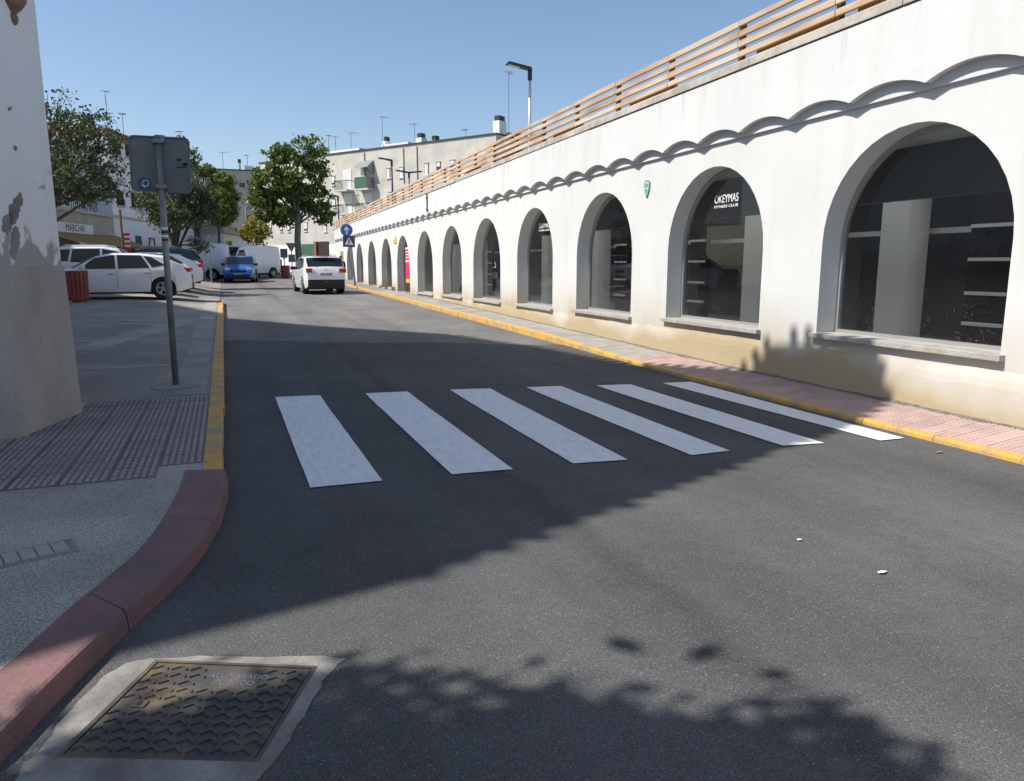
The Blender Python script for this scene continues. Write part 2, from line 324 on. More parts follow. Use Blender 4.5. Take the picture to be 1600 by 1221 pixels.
def text(body, size, m, parent, loc, rot, align='LEFT', name='lettering', ext=0.002, sx=1.0):
    cu = bpy.data.curves.new('t', 'FONT'); cu.body = body; cu.size = size; cu.extrude = ext; cu.align_x = align
    t = bpy.data.objects.new('t', cu); COL.objects.link(t); dg = bpy.context.evaluated_depsgraph_get()
    me = bpy.data.meshes.new_from_object(t.evaluated_get(dg)); bpy.data.objects.remove(t)
    me.materials.clear(); me.materials.append(M[m]); o = bpy.data.objects.new(name, me); COL.objects.link(o); o.parent = parent
    o.location = loc; o.rotation_euler = rot; o.scale = (sx, 1, 1); return o

# ------------------------------------------------------------------ ground, road
def sheet(name, xs, ys, zf, m, dz=0.0):
    mb = MB(); nx = len(xs(ys[0]))
    for y in ys:
        for x in xs(y): mb.v.append((x, y, zf(x, y)+dz))
    for j in range(len(ys)-1):
        for i in range(nx-1): mb.f.append((j*nx+i, j*nx+i+1, (j+1)*nx+i+1, (j+1)*nx+i))
    return mb.build(name, m, fix=False)
yr = [-400, -60, -20, -8, 0, 4, 8, 12, 20, 30, 40, 50, 60, 75, 100, 200, 900]
g = sheet('ground', lambda y: [-700, -60, -12, -4, 0, 4, 8, 14, 60, 700], yr, lambda x, y: zr(y), 'ground', -0.02); tag(g, kind='structure')
road = sheet('road', lambda y: [-30, -6, -2, 0, 2, 4, xkr(y)+0.1], [-25, -10, 0, 4, 8, 10], lambda x, y: zr(y), 'asphalt_new'); tag(road, kind='structure')
# the new surface ends on a slightly skew, ragged joint with the old one
ed = lambda x: 15.4-0.47*max(x, 0)+0.10*math.sin(x*2.1)+0.04*math.sin(x*9)
mb = MB(); n = 60
for i in range(n+1):
    x = -3+(xkr(12)+3.1)*i/n
    mb.v += [(x, 10, zr(10)), (x, 12, zr(12)+0.003), (x, ed(x), zr(ed(x))+0.006)]
for i in range(n):
    for k in range(2): mb.f.append((i*3+k, i*3+3+k, i*3+4+k, i*3+k+1))
mb.build('joint_strip', 'asphalt_new', road, fix=False)
old = sheet('old_road', lambda y: [-14, -6, -2, 0, 2, 4, 6, 9, 16], [10.0, 11.5, 13, 15, 18, 22, 27, 33, 40, 50, 60, 75, 90], lambda x, y: zr(y), 'asphalt_old', -0.004); tag(old, kind='structure')

near = [(485,764),(598,753),(706,743),(802,735),(895,726),(981,720),(1080,713),(1140,706),(1223,698),(1288,694),(1375,690),(1413,686)]
far = [(430,623),(500,620),(571,617),(637,614),(703,611),(766,609),(822,607),(877,605),(932,604),(985,602),(1035,600),(1080,598)]
for k in range(6):
    q = [at_z(*near[2*k]), at_z(*near[2*k+1]), at_z(*far[2*k+1]), at_z(*far[2*k])]
    mb = MB(); N_ = 14                                # slightly wavering hand-rolled edges
    for j in range(N_+1):
        t = j/N_; a = q[0]*(1-t)+q[3]*t; b = q[1]*(1-t)+q[2]*t
        wv = lambda: (random.random()-0.5)*0.005
        mb.v += [(a[0]+wv(), a[1], zr(a[1])+0.009), (b[0]+wv(), b[1], zr(b[1])+0.009)]
    for j in range(N_): mb.f.append((2*j, 2*j+1, 2*j+3, 2*j+2))
    mb.build('crossing_stripe', 'stripe_paint', road, fix=False)

# ------------------------------------------------------------------ left pavement with its corner kerb
outer_px = [(353,735),(351,765),(338,806),(310,850),(270,893),(215,940),(150,1000),(75,1072),(0,1150)]
inner_px = [(290,735),(280,765),(262,800),(238,836),(208,870),(165,905),(110,950),(55,1000),(0,1050)]
KZ = 0.08
outer = [at_z(x, y, KZ) for x, y in outer_px]; inner = [at_z(x, y, KZ) for x, y in inner_px]
for _ in range(4):
    outer.append(outer[-1]+(outer[-1]-outer[-2])*1.0+np.array([-0.06, 0, 0])); inner.append(inner[-1]+(outer[-1]-outer[-2]))
def xin(Y):                                            # inner edge of kerb as a function of Y
    if Y >= inner[0][1]: return -0.23
    for a, b in zip(inner[:-1], inner[1:]):
        if b[1] <= Y <= a[1]: t = (Y-b[1])/(a[1]-b[1]+1e-9); return b[0]*(1-t)+a[0]*t
    return inner[-1][0]-(inner[-1][1]-Y)*1.2
ysl = sorted(set([inner[-1][1]+0.02]+list(np.arange(1.4, 7, 0.2))+list(np.arange(7, 31, 0.75))+[32, 34, 37, 40, 45, 50, 60, 75]))
ysl = [y for y in ysl if y >= inner[-1][1]+0.02]
fr = [0, 0.02, 0.05, 0.1, 0.16, 0.25, 0.4, 0.7, 1.0]
pav = sheet('pavement', lambda y: [xin(y)+0.09]+[xin(y)-f*26 for f in fr[1:]], [y for y in ysl if y <= 8.9]+[8.9], lambda x, y: zl(x, y), 'pebble'); tag(pav, kind='structure')
plz = sheet('plaza_paving', lambda y: [xin(y)-f*26 for f in fr], [8.9]+[y for y in ysl if y > 8.9 and y <= 50], lambda x, y: zl(x, y), 'plaza'); tag(plz, kind='structure')
def stone(p, q, pi, qi, ztop, m, name, parent, drop=0.2, ch=0.016):
    """one kerb stone with an eased outer arris: (p, q) run along the road side, (pi, qi) along the paving"""
    mb = MB(); g_ = 0.003
    for a, b, d in ((np.array(p, float), np.array(pi, float), g_), (np.array(q, float), np.array(qi, float), -g_)):
        yv = np.array([0, d, 0]); a = a+yv; b = b+yv; o_ = (a-b)/np.linalg.norm(a-b); z = ztop(a[0], a[1])+0.006
        for pt, zz in ((b, z), (a-o_*ch, z), (a-o_*ch*0.3, z-ch*0.3), (a, z-ch), (a+o_*0.012, z-drop), (b, z-drop)): mb.v.append((pt[0], pt[1], zz))
    mb.f += [(k, (k+1) % 6, 6+(k+1) % 6, 6+k) for k in range(6)]+[tuple(range(6)), tuple(range(6, 12))]
    return mb.build(name, m, parent)
def resample(pts, nseg):
    pts = [np.array(p) for p in pts]; L_ = [0]
    for a, b in zip(pts[:-1], pts[1:]): L_.append(L_[-1]+np.linalg.norm(b-a))
    out = []
    for k in range(nseg+1):
        t = L_[-1]*k/nseg; i = max(j for j in range(len(L_)) if L_[j] <= t+1e-9); i = min(i, len(pts)-2)
        f = (t-L_[i])/(L_[i+1]-L_[i]); out.append(pts[i]*(1-f)+pts[i+1]*f)
    return out
oR, iR = resample(outer, 48), resample(inner, 48)
for k in range(0, 48, 12):                             # four long curved kerb stones
    mb = MB(); 
    for j in range(13):
        a, b = oR[k+j], iR[k+j]
        nrm = (a-b)/np.linalg.norm(a-b)
        t0 = 0.004 if j == 0 else (-0.004 if j == 12 else 0)
        dirv = (oR[min(k+j+1, 48)]-oR[max(k+j-1, 0)]); dirv = dirv/np.linalg.norm(dirv)*t0
        for p, z in ((b, KZ+0.004), (b*0.1+a*0.9, KZ+0.008), (a-nrm*0.012, KZ+0.002), (a, KZ-0.014), (a+nrm*0.03, -0.05), (b, -0.05)):
            p = p+dirv; mb.v.append((p[0], p[1], z))
    for j in range(12):
        for c in range(6): mb.f.append((j*6+c, j*6+(c+1) % 6, j*6+6+(c+1) % 6, j*6+6+c))
    mb.f += [tuple(range(6)), tuple(range(72, 78))]
    tag(mb.build('kerb_stone', 'red_kerb', pav, smooth=False), label='curved red painted kerb stone at the corner')
Y = float(outer[0][1])+0.01; kx = -0.10
while Y < 27.5:
    ln = 0.9 if Y > 8 else 0.62
    jx = (random.random()-0.5)*0.014+(0.012*math.sin(Y*5) if Y < 9.5 else 0)
    ksk = KZ+0.002
    stone((kx+jx, Y, 0), (kx+jx*0.4, min(Y+ln, 27.6), 0), (-0.235, Y, 0), (-0.235, min(Y+ln, 27.6), 0), lambda x, y: zl(-0.22, y)-0.001, 'yellow_kerb', 'kerb_stone', pav if Y < 8.9 else plz); Y += ln
# tactile tiles with raised bars
def tactile_mesh(sz=0.30):
    mb = MB(); mb.box(0.002, sz-0.002, 0.002, sz-0.002, -0.03, 0.004)
    for i in range(6):
        for j in range(3):
            x = 0.015+i*0.047; y = 0.012+j*0.096+(0.0 if i % 2 == 0 else 0.02)
            e = 0.006
            mb.add([(x,y,0.004),(x+0.03,y,0.004),(x+0.03,y+0.065,0.004),(x,y+0.065,0.004),(x+e,y+e,0.012),(x+0.03-e,y+e,0.012),(x+0.03-e,y+0.065-e,0.012),(x+e,y+0.065-e,0.012)],
                   [(4,5,6,7),(0,1,5,4),(1,2,6,5),(2,3,7,6),(3,0,4,7)])
    return mb
mk('tactile_groove_shade', (0.20, 0.165, 0.16), 0.9, (0.15, 0.125, 0.12), scale=2)  # shading of the grooves between bars, put into the tile base colour
tm = None; yy = 5.55
while yy < 8.8:
    xx = -0.235-0.30
    while xx > -3.6:
        if xx+0.30 < xin(yy)+0.02 and not (yy > 8.0 and xx < -1.5) and (xx > -2.9+(8.8-yy)*-0.2) and yy > 5.5:
            loc = (xx, yy, zl(xx, yy)+0.002+random.random()*0.002)
            if tm is None: 
                tm = tactile_mesh().build('tactile_tile', 'tactile', pav, fix=False); tm.location = loc; tm.data.materials.append(M['tactile_groove_shade'])
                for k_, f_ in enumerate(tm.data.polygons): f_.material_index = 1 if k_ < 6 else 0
            else: inst(tm, 'tactile_tile', pav, loc)
        xx -= 0.302
    yy += 0.302
# pale slab strips in the plaza
def strip(p, q, wd, name='paving_strip', m='slab', par=None, lift=0.006):
    p, q = np.array(p, float), np.array(q, float); L_ = np.linalg.norm(q-p); d = (q-p)/L_; nn = np.array([-d[1], d[0]]); k = max(1, int(L_/0.6))
    for i in range(k):
        a = p+d*(L_*i/k+0.004); b = p+d*(L_*(i+1)/k-0.004); mb = MB(); c = [a-nn*wd/2, b-nn*wd/2, b+nn*wd/2, a+nn*wd/2]
        mb.add([(x, y, zl(x, y)+lift) for x, y in c]+[(x, y, zl(x, y)-0.03) for x, y in c], [(0,1,2,3),(0,4,5,1),(1,5,6,2),(2,6,7,3),(3,7,4,0)])
        mb.build(name, m, par or plz)
strip((-0.46, 9.0), (-0.46, 27.0), 0.36)
for Yc in (11.4, 14.6, 18.6, 23.4): strip((-0.66, Yc), (-4.2, Yc-0.35), 0.22)
strip((-0.70, 19.5), (-2.2, 13.2), 0.5); strip((-2.4, 13.5), (-4.0, 16.5), 0.3)
mb = MB()                                              # foot of the sign pole
mb.lathe([(0.30, -0.02), (0.29, 0.012), (0.22, 0.016), (0.05, 0.02)], 14)
# service covers set in the near pavement
def cover(loc, rz, sx, sy, lab):
    t = thing('service_cover', lab, 'cover', loc, rz)
    MB().box(-sx/2, sx/2, -sy/2, sy/2, -0.02, 0.006).build('frame', 'concrete', t)
    for k in range(5): MB().box(-sx/2+0.03+k*(sx-0.06)/5, -sx/2+0.02+(k+1)*(sx-0.06)/5, -sy/2+0.03, sy/2-0.03, 0.006, 0.011).build('slot_bar', 'plinth_grey', t)
c0 = at_z(45, 868, 0.08); cover((c0[0], c0[1], zl(c0[0], c0[1])), 0.35, 0.42, 0.22, 'small worn metal service cover set in the pebbled pavement')

# ------------------------------------------------------------------ right pavement
ysr = [-8, -4, 0, 2, 4, 6, 8, 10, 12, 15, 20, 25, 30, 35, 40, 45, 50, 56, 60]
WX0, WK = 6.4107, 0.026
def xw(Y): return WX0+WK*Y
def zpr(Y, x=None):                                    # paving falls from the wall to a kerb lowered at the crossing
    hi = 0.12-0.04*sm(20, 45, Y); lo = hi-0.075*(1-sm(9.5, 14, Y))
    return zr(Y)+(lo if x is None else lo+(hi-lo)*min(1.05, max(0, (x-xkr(Y)-0.1)/(xw(Y)-xkr(Y)-0.1))))
pr = sheet('right_pavement', lambda y: [xkr(y)+0.10, xkr(y)+0.4, xw(y)+0.3], sorted(ysr+[11, 13, 14]), lambda x, y: zpr(y, x), 'concrete', -0.006); tag(pr, kind='structure')
Y = -5.0
while Y < 52:
    ln = 0.8 if Y < 24 else 1.6
    jx = random.random()*0.008
    stone((xkr(Y)+jx, Y, 0), (xkr(Y+ln)+jx, Y+ln, 0), (xkr(Y)+0.11, Y, 0), (xkr(Y+ln)+0.11, Y+ln, 0), lambda x, y: zpr(y)+0.002, 'yellow_kerb', 'kerb_stone', pr, ch=0.025); Y += ln
def tile(name, m, x0, x1, y0, y1, par, zf, lift):
    mb = MB(); c = [(x0, y0), (x1, y0), (x1, y1), (x0, y1)]; e = 0.006
    mb.add([(x, y, zf(y, x)+lift) for x, y in ((x0+e, y0+e), (x1-e, y0+e), (x1-e, y1-e), (x0+e, y1-e))]+[(x, y, zf(y, x)-0.012) for x, y in c], [(0,1,2,3),(0,4,5,1),(1,5,6,2),(2,6,7,3),(3,7,4,0)])
    return mb.build(name, m, par)
Y = 3.5; pt_ = None
while Y < 10.2:                                        # pink tiles with nine raised pads each, by the crossing
    a, b = xkr(Y)+0.112, xw(Y)-0.02; k = 4; dx = (b-a)/k
    for i in range(k):
        x_ = a+(i+0.5)*dx
        if pt_ is None:
            mb = MB(); h_ = 0.5; mb.box(-0.492, 0.492, -0.492, 0.492, -0.02, 0.0)
            for u in range(3):
                for v in range(3):
                    x0, y0 = -0.46+u*0.32, -0.46+v*0.32; e = 0.03
                    mb.add([(x0,y0,0),(x0+0.28,y0,0),(x0+0.28,y0+0.28,0),(x0,y0+0.28,0),(x0+e,y0+e,0.005),(x0+0.28-e,y0+e,0.005),(x0+0.28-e,y0+0.28-e,0.005),(x0+e,y0+0.28-e,0.005)], [(4,5,6,7),(0,1,5,4),(1,2,6,5),(2,3,7,6),(3,0,4,7)])
            pt_ = mb.build('paving_tile', 'pink_tile', pr, fix=False); o_ = pt_
        else: o_ = inst(pt_, 'paving_tile', pr)
        o_.location = (x_, Y+0.084, zpr(Y+0.084, x_)+0.001+random.random()*0.002); o_.scale = (dx*0.99, 0.166, 1); o_.rotation_euler = (0, -math.atan2(zpr(Y, b)-zpr(Y, a), b-a), 0)
    Y += 0.168
for y0, y1 in ((-4, 3.5), (10.2, 34)):
    Y = y0
    while Y < y1-0.2:
        a, b = xkr(Y)+0.112, xw(Y)-0.02; dx = (b-a)/2
        for i in range(2): tile('paving_tile', 'grey_tile', a+i*dx+0.003, a+(i+1)*dx-0.003, Y+0.003, Y+0.397, pr, zpr, 0.003+random.random()*0.004)
        Y += 0.4

mb = MB(); n_ = 220                                    # gritty soil gathered in the joint at the wall foot
for i in range(n_+1):
    y = -4+34*i/n_; x = xw(y); wd = 0.035+0.03*random.random()
    mb.v += [(x-wd-0.02, y, zpr(y, x-wd)+0.006), (x-0.02, y, zpr(y, x)+0.02+0.012*random.random()), (x+0.03, y, zpr(y, x)+0.03)]
for i in range(n_):
    for k in range(2): mb.f.append((i*3+k, i*3+3+k, i*3+4+k, i*3+k+1))
mk('soil', (0.12, 0.105, 0.085), 0.95, (0.20, 0.18, 0.15), scale=14, bump=0.6, bscale=60)
mb.build('soil_joint', 'soil', pr, fix=True)
# ------------------------------------------------------------------ arcade building
P0 = np.array([WX0+WK*4.309, 4.309, 0.0]); dvv = np.array([WK, 1.0, 0]); dvv /= np.linalg.norm(dvv); RZ = math.atan2(dvv[1], dvv[0])
nrm = np.array([-dvv[1], dvv[0], 0])
arc = thing('arcade_building', 'long white building with a row of tall arched shop windows and scalloped frieze', 'building', tuple(P0), RZ)
def awl(x, y, off=0.0):                                # pixel -> (s along wall, z)
    P = at_plane(x, y, P0+nrm*off, nrm); return float(np.dot(P-P0, dvv)), float(P[2])
apx = [(1275,522,1563,553,1440,190),(1040,497,1185,515,1110,262),(900,484,985,495,940,302),(808,475,863,482,835,325),(740,467,782,472,760,341),(692,460,722,465,706,353),(653,456,677,461,664,361),(621,460,642,464,631,368),(597,449,613,452,602,373),(575,446,590,449,580,377),(557,445,570,447,563,380),(543,443,552,445,547,385)]
arches = []
for k, a in enumerate(apx):
    l, r, t = awl(*a[:2]), awl(*a[2:4]), awl(*a[4:])
    wd = max(2.28, min(2.75, l[0]-r[0])); cx = (l[0]+r[0])/2
    arches.append([cx, wd, (l[1]+r[1])/2, t[1]])
arches.insert(0, [arches[0][0]-3.45, 2.33, 0.75, 2.95]); arches.insert(0, [arches[0][0]-3.45, 2.33, 0.76, 2.95])
S0, S1, ZL, ZU = -8.0, 53.5, 3.245, 4.07
NA = 20
def arch_pts(cx, wd, zs, zt, nn=NA):
    r = wd/2; sp = zt-r*1.0; out = []
    for i in range(nn+1):
        t = math.pi*i/nn; out.append((cx-r*math.cos(t), sp+r*math.sin(t)))
    return out, sp
arches.sort()
mb = MB(); rev = MB(); DEP = 0.30
prev = S0
def q(mb, a, b, c, d): mb.add([a, b, c, d], [(0, 1, 2, 3)])
for cx, wd, zs, zt in arches:
    pts, sp = arch_pts(cx, wd, zs, zt)
    q(mb, (prev, 0, -0.3), (pts[0][0], 0, -0.3), (pts[0][0], 0, ZL), (prev, 0, ZL))
    for (x0, z0), (x1, z1) in zip(pts[:-1], pts[1:]):
        q(mb, (x0, 0, z0), (x1, 0, z1), (x1, 0, ZL), (x0, 0, ZL))
        q(mb, (x0, 0, -0.3), (x1, 0, -0.3), (x1, 0, zs), (x0, 0, zs))
        q(rev, (x0, 0, z0), (x1, 0, z1), (x1, -DEP-0.05, z1), (x0, -DEP-0.05, z0))
    for x in (pts[0][0], pts[-1][0]): q(rev, (x, 0, zs), (x, -DEP-0.05, zs), (x, -DEP-0.05, sp), (x, 0, sp))
    q(rev, (pts[0][0], 0, zs), (pts[-1][0], 0, zs), (pts[-1][0], -DEP-0.05, zs), (pts[0][0], -DEP-0.05, zs))
    prev = pts[-1][0]
q(mb, (prev, 0, -0.3), (S1, 0, -0.3), (S1, 0, ZL), (prev, 0, ZL))
mb.add(rev.v, rev.f); mb.build('wall', 'arcade_white', arc, fix=False)
MB().box(S1-0.02, S1, -12, 0, -0.3, ZU).build('end_wall', 'arcade_white', arc)
MB().box(S0, S0+0.02, -12, 0, -0.3, ZU).build('end_wall', 'arcade_white', arc)
# battered render plinth that sits a little proud of the wall and dies into it
mb = MB(); k = 420
prof_s = np.linspace(S0, S1, k)
door_s = arches[9]
prev_ok = False
for i, s in enumerate(prof_s):
    zt = 0.48-0.0045*(s)+0.02*math.sin(s*1.7)+0.014*math.sin(s*5.1)+0.008*math.sin(s*13.7)
    zt = max(zt, zr(P0[1]+s)+0.05) if s < 30 else zt
    pro = 0.026+0.006*math.sin(s*3.3)+0.004*math.sin(s*9.1)
    mb.v += [(s, 0.001, zt+0.10), (s, pro*0.7, zt+0.01), (s, pro, zt-0.06), (s, pro+0.02, -0.2)]
for i in range(k-1):
    if abs((prof_s[i]+prof_s[i+1])/2-door_s[0]) < door_s[1]/2+0.25: continue
    for c in range(3): mb.f.append((i*4+c, i*4+4+c, i*4+5+c, i*4+c+1))
mb.build('plinth', 'arcade_white', arc, fix=True)
MIDP, TOPP = 0.04, 0.125
MB().box(S0, S1, -0.05, MIDP, ZL, 3.50).build('frieze_panel', 'arcade_upper', arc)
mb = MB(); P_ = 0.968; c0 = 1.263
cuspz, crown = 3.285, 3.392
n0 = int((S0-c0)/P_)
s = c0+n0*P_
while s < S1-P_:
    n_ = 14 if s < 14 else 8
    pp = []
    for i in range(n_+1):
        u = 2*i/n_-1; pp.append((s+P_*i/n_, cuspz+(crown-cuspz)*(1-u*u)))
    for (x0, z0), (x1, z1) in zip(pp[:-1], pp[1:]):
        q(mb, (x0, TOPP, z0), (x1, TOPP, z1), (x1, TOPP, ZU), (x0, TOPP, ZU))
        q(mb, (x0, TOPP, z0), (x1, TOPP, z1), (x1, MIDP-0.002, z1), (x0, MIDP-0.002, z0))
    s += P_
q(mb, (S0, TOPP, ZU), (s, TOPP, ZU), (s, -0.3, ZU), (S0, -0.3, ZU)); send = s
q(mb, (send, TOPP, cuspz), (send, TOPP, ZU), (send, -0.3, ZU), (send, -0.3, cuspz))
mb.build('scalloped_parapet', 'arcade_upper', arc, fix=False)
MB().box(S0, S1, -0.28, TOPP-0.015, ZU-0.002, ZU+0.014).build('coping_joint', 'dark_line', arc)
sx_ = S0
while sx_ < S1: MB().box(sx_+0.004, min(sx_+2.4, S1)-0.004, -0.26, TOPP+0.012+random.random()*0.012, ZU+0.014, ZU+0.115).build('coping_stone', 'coping', arc, bevel=0.008); sx_ += 2.4
MB().box(S0, S1, -12, -2.95, 3.55, 3.98).build('roof_deck', 'deck', arc); MB().box(S0, S1, -1.75, -0.28, 3.55, 3.98).build('roof_deck', 'deck', arc)
m_ = bpy.data.materials.new('roof_light'); m_.use_nodes = True; nn_ = m_.node_tree.nodes; nn_.remove(nn_['Principled BSDF']); tr_ = nn_.new('ShaderNodeBsdfTranslucent'); tr_.inputs[0].default_value = (0.85, 0.86, 0.86, 1)
m_.node_tree.links.new(tr_.outputs[0], nn_['Material Output'].inputs[0]); M['roof_light'] = m_
mb = MB(); q_ = [(S0, -2.95, 3.96), (S1, -2.95, 3.96), (S1, -1.75, 3.96), (S0, -1.75, 3.96)]; mb.add(q_, [(0, 1, 2, 3)]); mb.build('roof_light', 'roof_light', arc, fix=False)  # unseen translucent panel, added over a roof gap to brighten the interiors
# interior
IY = -5.2
MB().box(S0, S1, IY, -0.36, -0.1, 0.28).build('floor_slab', 'floor_in', arc)
MB().box(S0, S1, IY-0.1, IY, -0.1, 3.5).build('back_wall', 'interior_dark', arc)
ct = None; s = -2.4
MB().box(S0, S1, IY, -2.95, 3.04, 3.08).build('ceiling', 'interior_light', arc); MB().box(S0, S1, -1.75, -0.36, 3.04, 3.08).build('ceiling', 'interior_light', arc)
while s < 8:
    for j in range(2):
        loc = (s, -0.30-0.6*(j+1), 3.0)
        if ct is None: ct = MB().box(0.006, 0.594, 0.006, 0.594, 0.0, 0.03).build('ceiling_tile', 'ceiling_tile', arc); ct.location = loc
        else: inst(ct, 'ceiling_tile', arc, loc)
    s += 0.6
MB().box(S0, S1, -1.62, -1.50, 2.36, 3.03).build('bulkhead', 'interior_dark', arc)
COLD = awl(1388, 470, -2.98)[0]-arches[2][0]; SHD = awl(1535, 480, -3.0)[0]-arches[2][0]
for k, (cx, wd, zs, zt) in enumerate(arches):
    if k > 9: break
    cs = cx+COLD; sh_ = cx+SHD
    MB().box(cs-0.26, cs+0.26, -3.4, -2.98, 0.28, 3.04).build('column', 'interior_light', arc, bevel=0.01)
    for z in (0.72, 1.14, 1.6, 2.05): MB().box(sh_-0.28, sh_+0.28, -3.06, -2.98, z, z+0.045).build('light_strip', 'interior_light', arc)
    MB().box(sh_-0.34, sh_+0.34, -3.15, -3.07, 0.28, 3.03).build('shelf_back', 'black', arc)
    if k == 3:
        MB().box(cs-1.2, cs-0.4, -3.5, -3.44, 2.0, 2.36).build('wall_panel', 'interior_green', arc)
    MB().box(cs-1.6, cs+2.0, -3.6, -3.52, 2.02, 2.10).build('light_strip', 'interior_light', arc)
# glazing: frame ring, pane, sill
for k, (cx, wd, zs, zt) in enumerate(arches):
    isdoor = (k == 9)
    wn = thing('window', None, None, (cx, 0, 0)); wn.parent = arc
    if isdoor: wn.name = 'entrance'
    pts, sp = arch_pts(0, wd, zs, zt, 24)
    loop = [(pts[0][0], zs)]+pts+[(pts[-1][0], zs)]
    r = wd/2; fw = 0.045
    inn = [(pts[0][0]+fw, zs+fw)]+[(x*(1-fw/r), sp+(z-sp)*(1-fw/r)) for x, z in pts]+[(pts[-1][0]-fw, zs+fw)]
    mb = MB(); nl = len(loop)
    for i in range(nl):
        j = (i+1) % nl
        a, b, c, d = loop[i], loop[j], inn[j], inn[i]
        q(mb, (a[0], -DEP+0.03, a[1]), (b[0], -DEP+0.03, b[1]), (c[0], -DEP+0.03, c[1]), (d[0], -DEP+0.03, d[1]))
        q(mb, (d[0], -DEP+0.03, d[1]), (c[0], -DEP+0.03, c[1]), (c[0], -DEP-0.03, c[1]), (d[0], -DEP-0.03, d[1]))
    mb.build('frame', 'alu', wn, fix=False)
    mb = MB(); mb.add([(x, -DEP, z) for x, z in inn], [tuple(range(len(inn)))]); mb.build('pane', 'shop_glass', wn, fix=False)
    if not isdoor:
        MB().box(-wd/2-0.05, wd/2+0.05, -DEP+0.02, 0.075, zs-0.055, zs+0.004).build('sill', 'sill_stone', wn, bevel=0.008)
    else:
        MB().box(-0.55, -0.5, -DEP+0.03, -DEP+0.07, zs, zt-0.3).build('mullion', 'alu', wn)
        MB().box(-wd/2, wd/2, -DEP, 0.06, zs-0.12, zs).build('step', 'sill_stone', wn)
    # dark lining so no light leaks above the ceiling
def win_text(k, smid, z, size):
    wn = [c for c in arc.children if c.name.startswith(('window', 'entrance'))]
# lettering stuck on the glass of two windows (reads from the street: text runs towards -s)
for (s_a, z_a, s_b, h1) in ((5.24, 2.455, 4.66, 0.135), (12.40, 2.41, 11.75, 0.135)):
    ro = (math.pi/2, 0, math.pi)
    a = text('OKEYMAS', 0.165, 'white_print', arc, (s_a, -DEP+0.012, z_a), ro, sx=0.80)
    wdt = max(v.co.x for v in a.data.vertices); a.scale.x = (s_a-s_b)/wdt
    b = text('FITNESS CLUB', 0.055, 'white_print', arc, (s_a, -DEP+0.012, z_a-0.072), ro)
    wdt = max(v.co.x for v in b.data.vertices); b.scale.x = (s_a-s_b)/wdt
# things fixed to the arcade
sh = thing('shield_plaque', 'small pale green shield plaque fixed to the white wall between two arches', 'plaque', tuple(P0), RZ)
sv = [(-0.10, 0.10), (-0.06, 0.135), (0, 0.145), (0.06, 0.135), (0.10, 0.10), (0.09, 0.0), (0.05, -0.09), (0, -0.145), (-0.05, -0.09), (-0.09, 0.0)]
MB().prism([(6.75+x, 0, 2.80+z) for x, z in sv], (0, 0.018, 0)).build('rim', 'green_print', sh)
MB().prism([(6.75+x*0.82, 0.012, 2.80+z*0.84) for x, z in sv], (0, 0.012, 0)).build('field', 'pale_green', sh)
for z, wd in ((2.865, 0.11), (2.835, 0.11)): MB().box(6.75-wd/2, 6.75+wd/2, 0.02, 0.028, z, z+0.014).build('bar', 'green_print', sh)
MB().prism([(6.72, 0.02, 2.78), (6.745, 0.02, 2.80), (6.775, 0.02, 2.775), (6.76, 0.02, 2.73), (6.735, 0.02, 2.73)], (0, 0.008, 0)).build('emblem', 'green_print', sh)
so = thing('wall_sign', 'little orange sign on the white wall beside the arched entrance', 'sign', tuple(P0), RZ)
MB().box(28.9, 29.5, 0, 0.03, 2.5, 2.80).build('panel', 'yellow_print', so); MB().box(28.95, 29.45, 0.03, 0.036, 2.70, 2.75).build('stripe', 'litter', so)
bn = thing('banner', 'tall pink and white advertising banner standing in the arched entrance', 'banner', tuple(P0), RZ)
ds = arches[9][0]
for z0, z1, m in ((0.62, 0.78, 'yellow_print'), (0.78, 1.50, 'pink_print'), (1.50, 1.58, 'litter'), (1.58, 2.05, 'pink_print'), (2.05, 2.12, 'litter')):
    MB().box(ds-0.75, ds+0.05, -0.14, -0.12, z0+zr(32)-0.1, z1+zr(32)-0.1).build('print_panel', m, bn)
for x in (-0.7, 0.0): MB().box(ds+x-0.012, ds+x+0.012, -0.16, -0.14, 0.2, 2.0).build('support', 'dark_metal', bn)
for z in (1.68, 1.80, 1.92): MB().box(ds-0.68, ds-0.05, -0.12, -0.116, z+0.16, z+0.20).build('text_bar', 'litter', bn)
gt = thing('grey_door', 'grey metal service door at the far end of the white arcade', 'door', tuple(P0), RZ)
MB().box(48.6, 49.6, 0, 0.03, zr(52)-0.0, 2.45).build('leaf', 'alu', gt); MB().box(48.5, 48.6, 0, 0.05, zr(52), 2.5).build('jamb', 'sill_stone', gt); MB().box(49.6, 49.7, 0, 0.05, zr(52), 2.5).build('jamb', 'sill_stone', gt)
MB().box(48.68, 48.74, 0.03, 0.07, 1.35, 1.5).build('handle', 'dark_metal', gt)
dp = thing('downpipe', 'thin grey rainwater downpipe running down the white parapet and wall', 'pipe', tuple(P0), RZ)
MB().tube([(22.2, TOPP+0.03, ZU), (22.2, TOPP+0.03, 3.42)], 0.03, 8).build('pipe', 'galv', dp)
for z in (3.5, 3.9): MB().box(22.15, 22.25, TOPP, TOPP+0.07, z, z+0.03).build('bracket', 'dark_metal', dp)

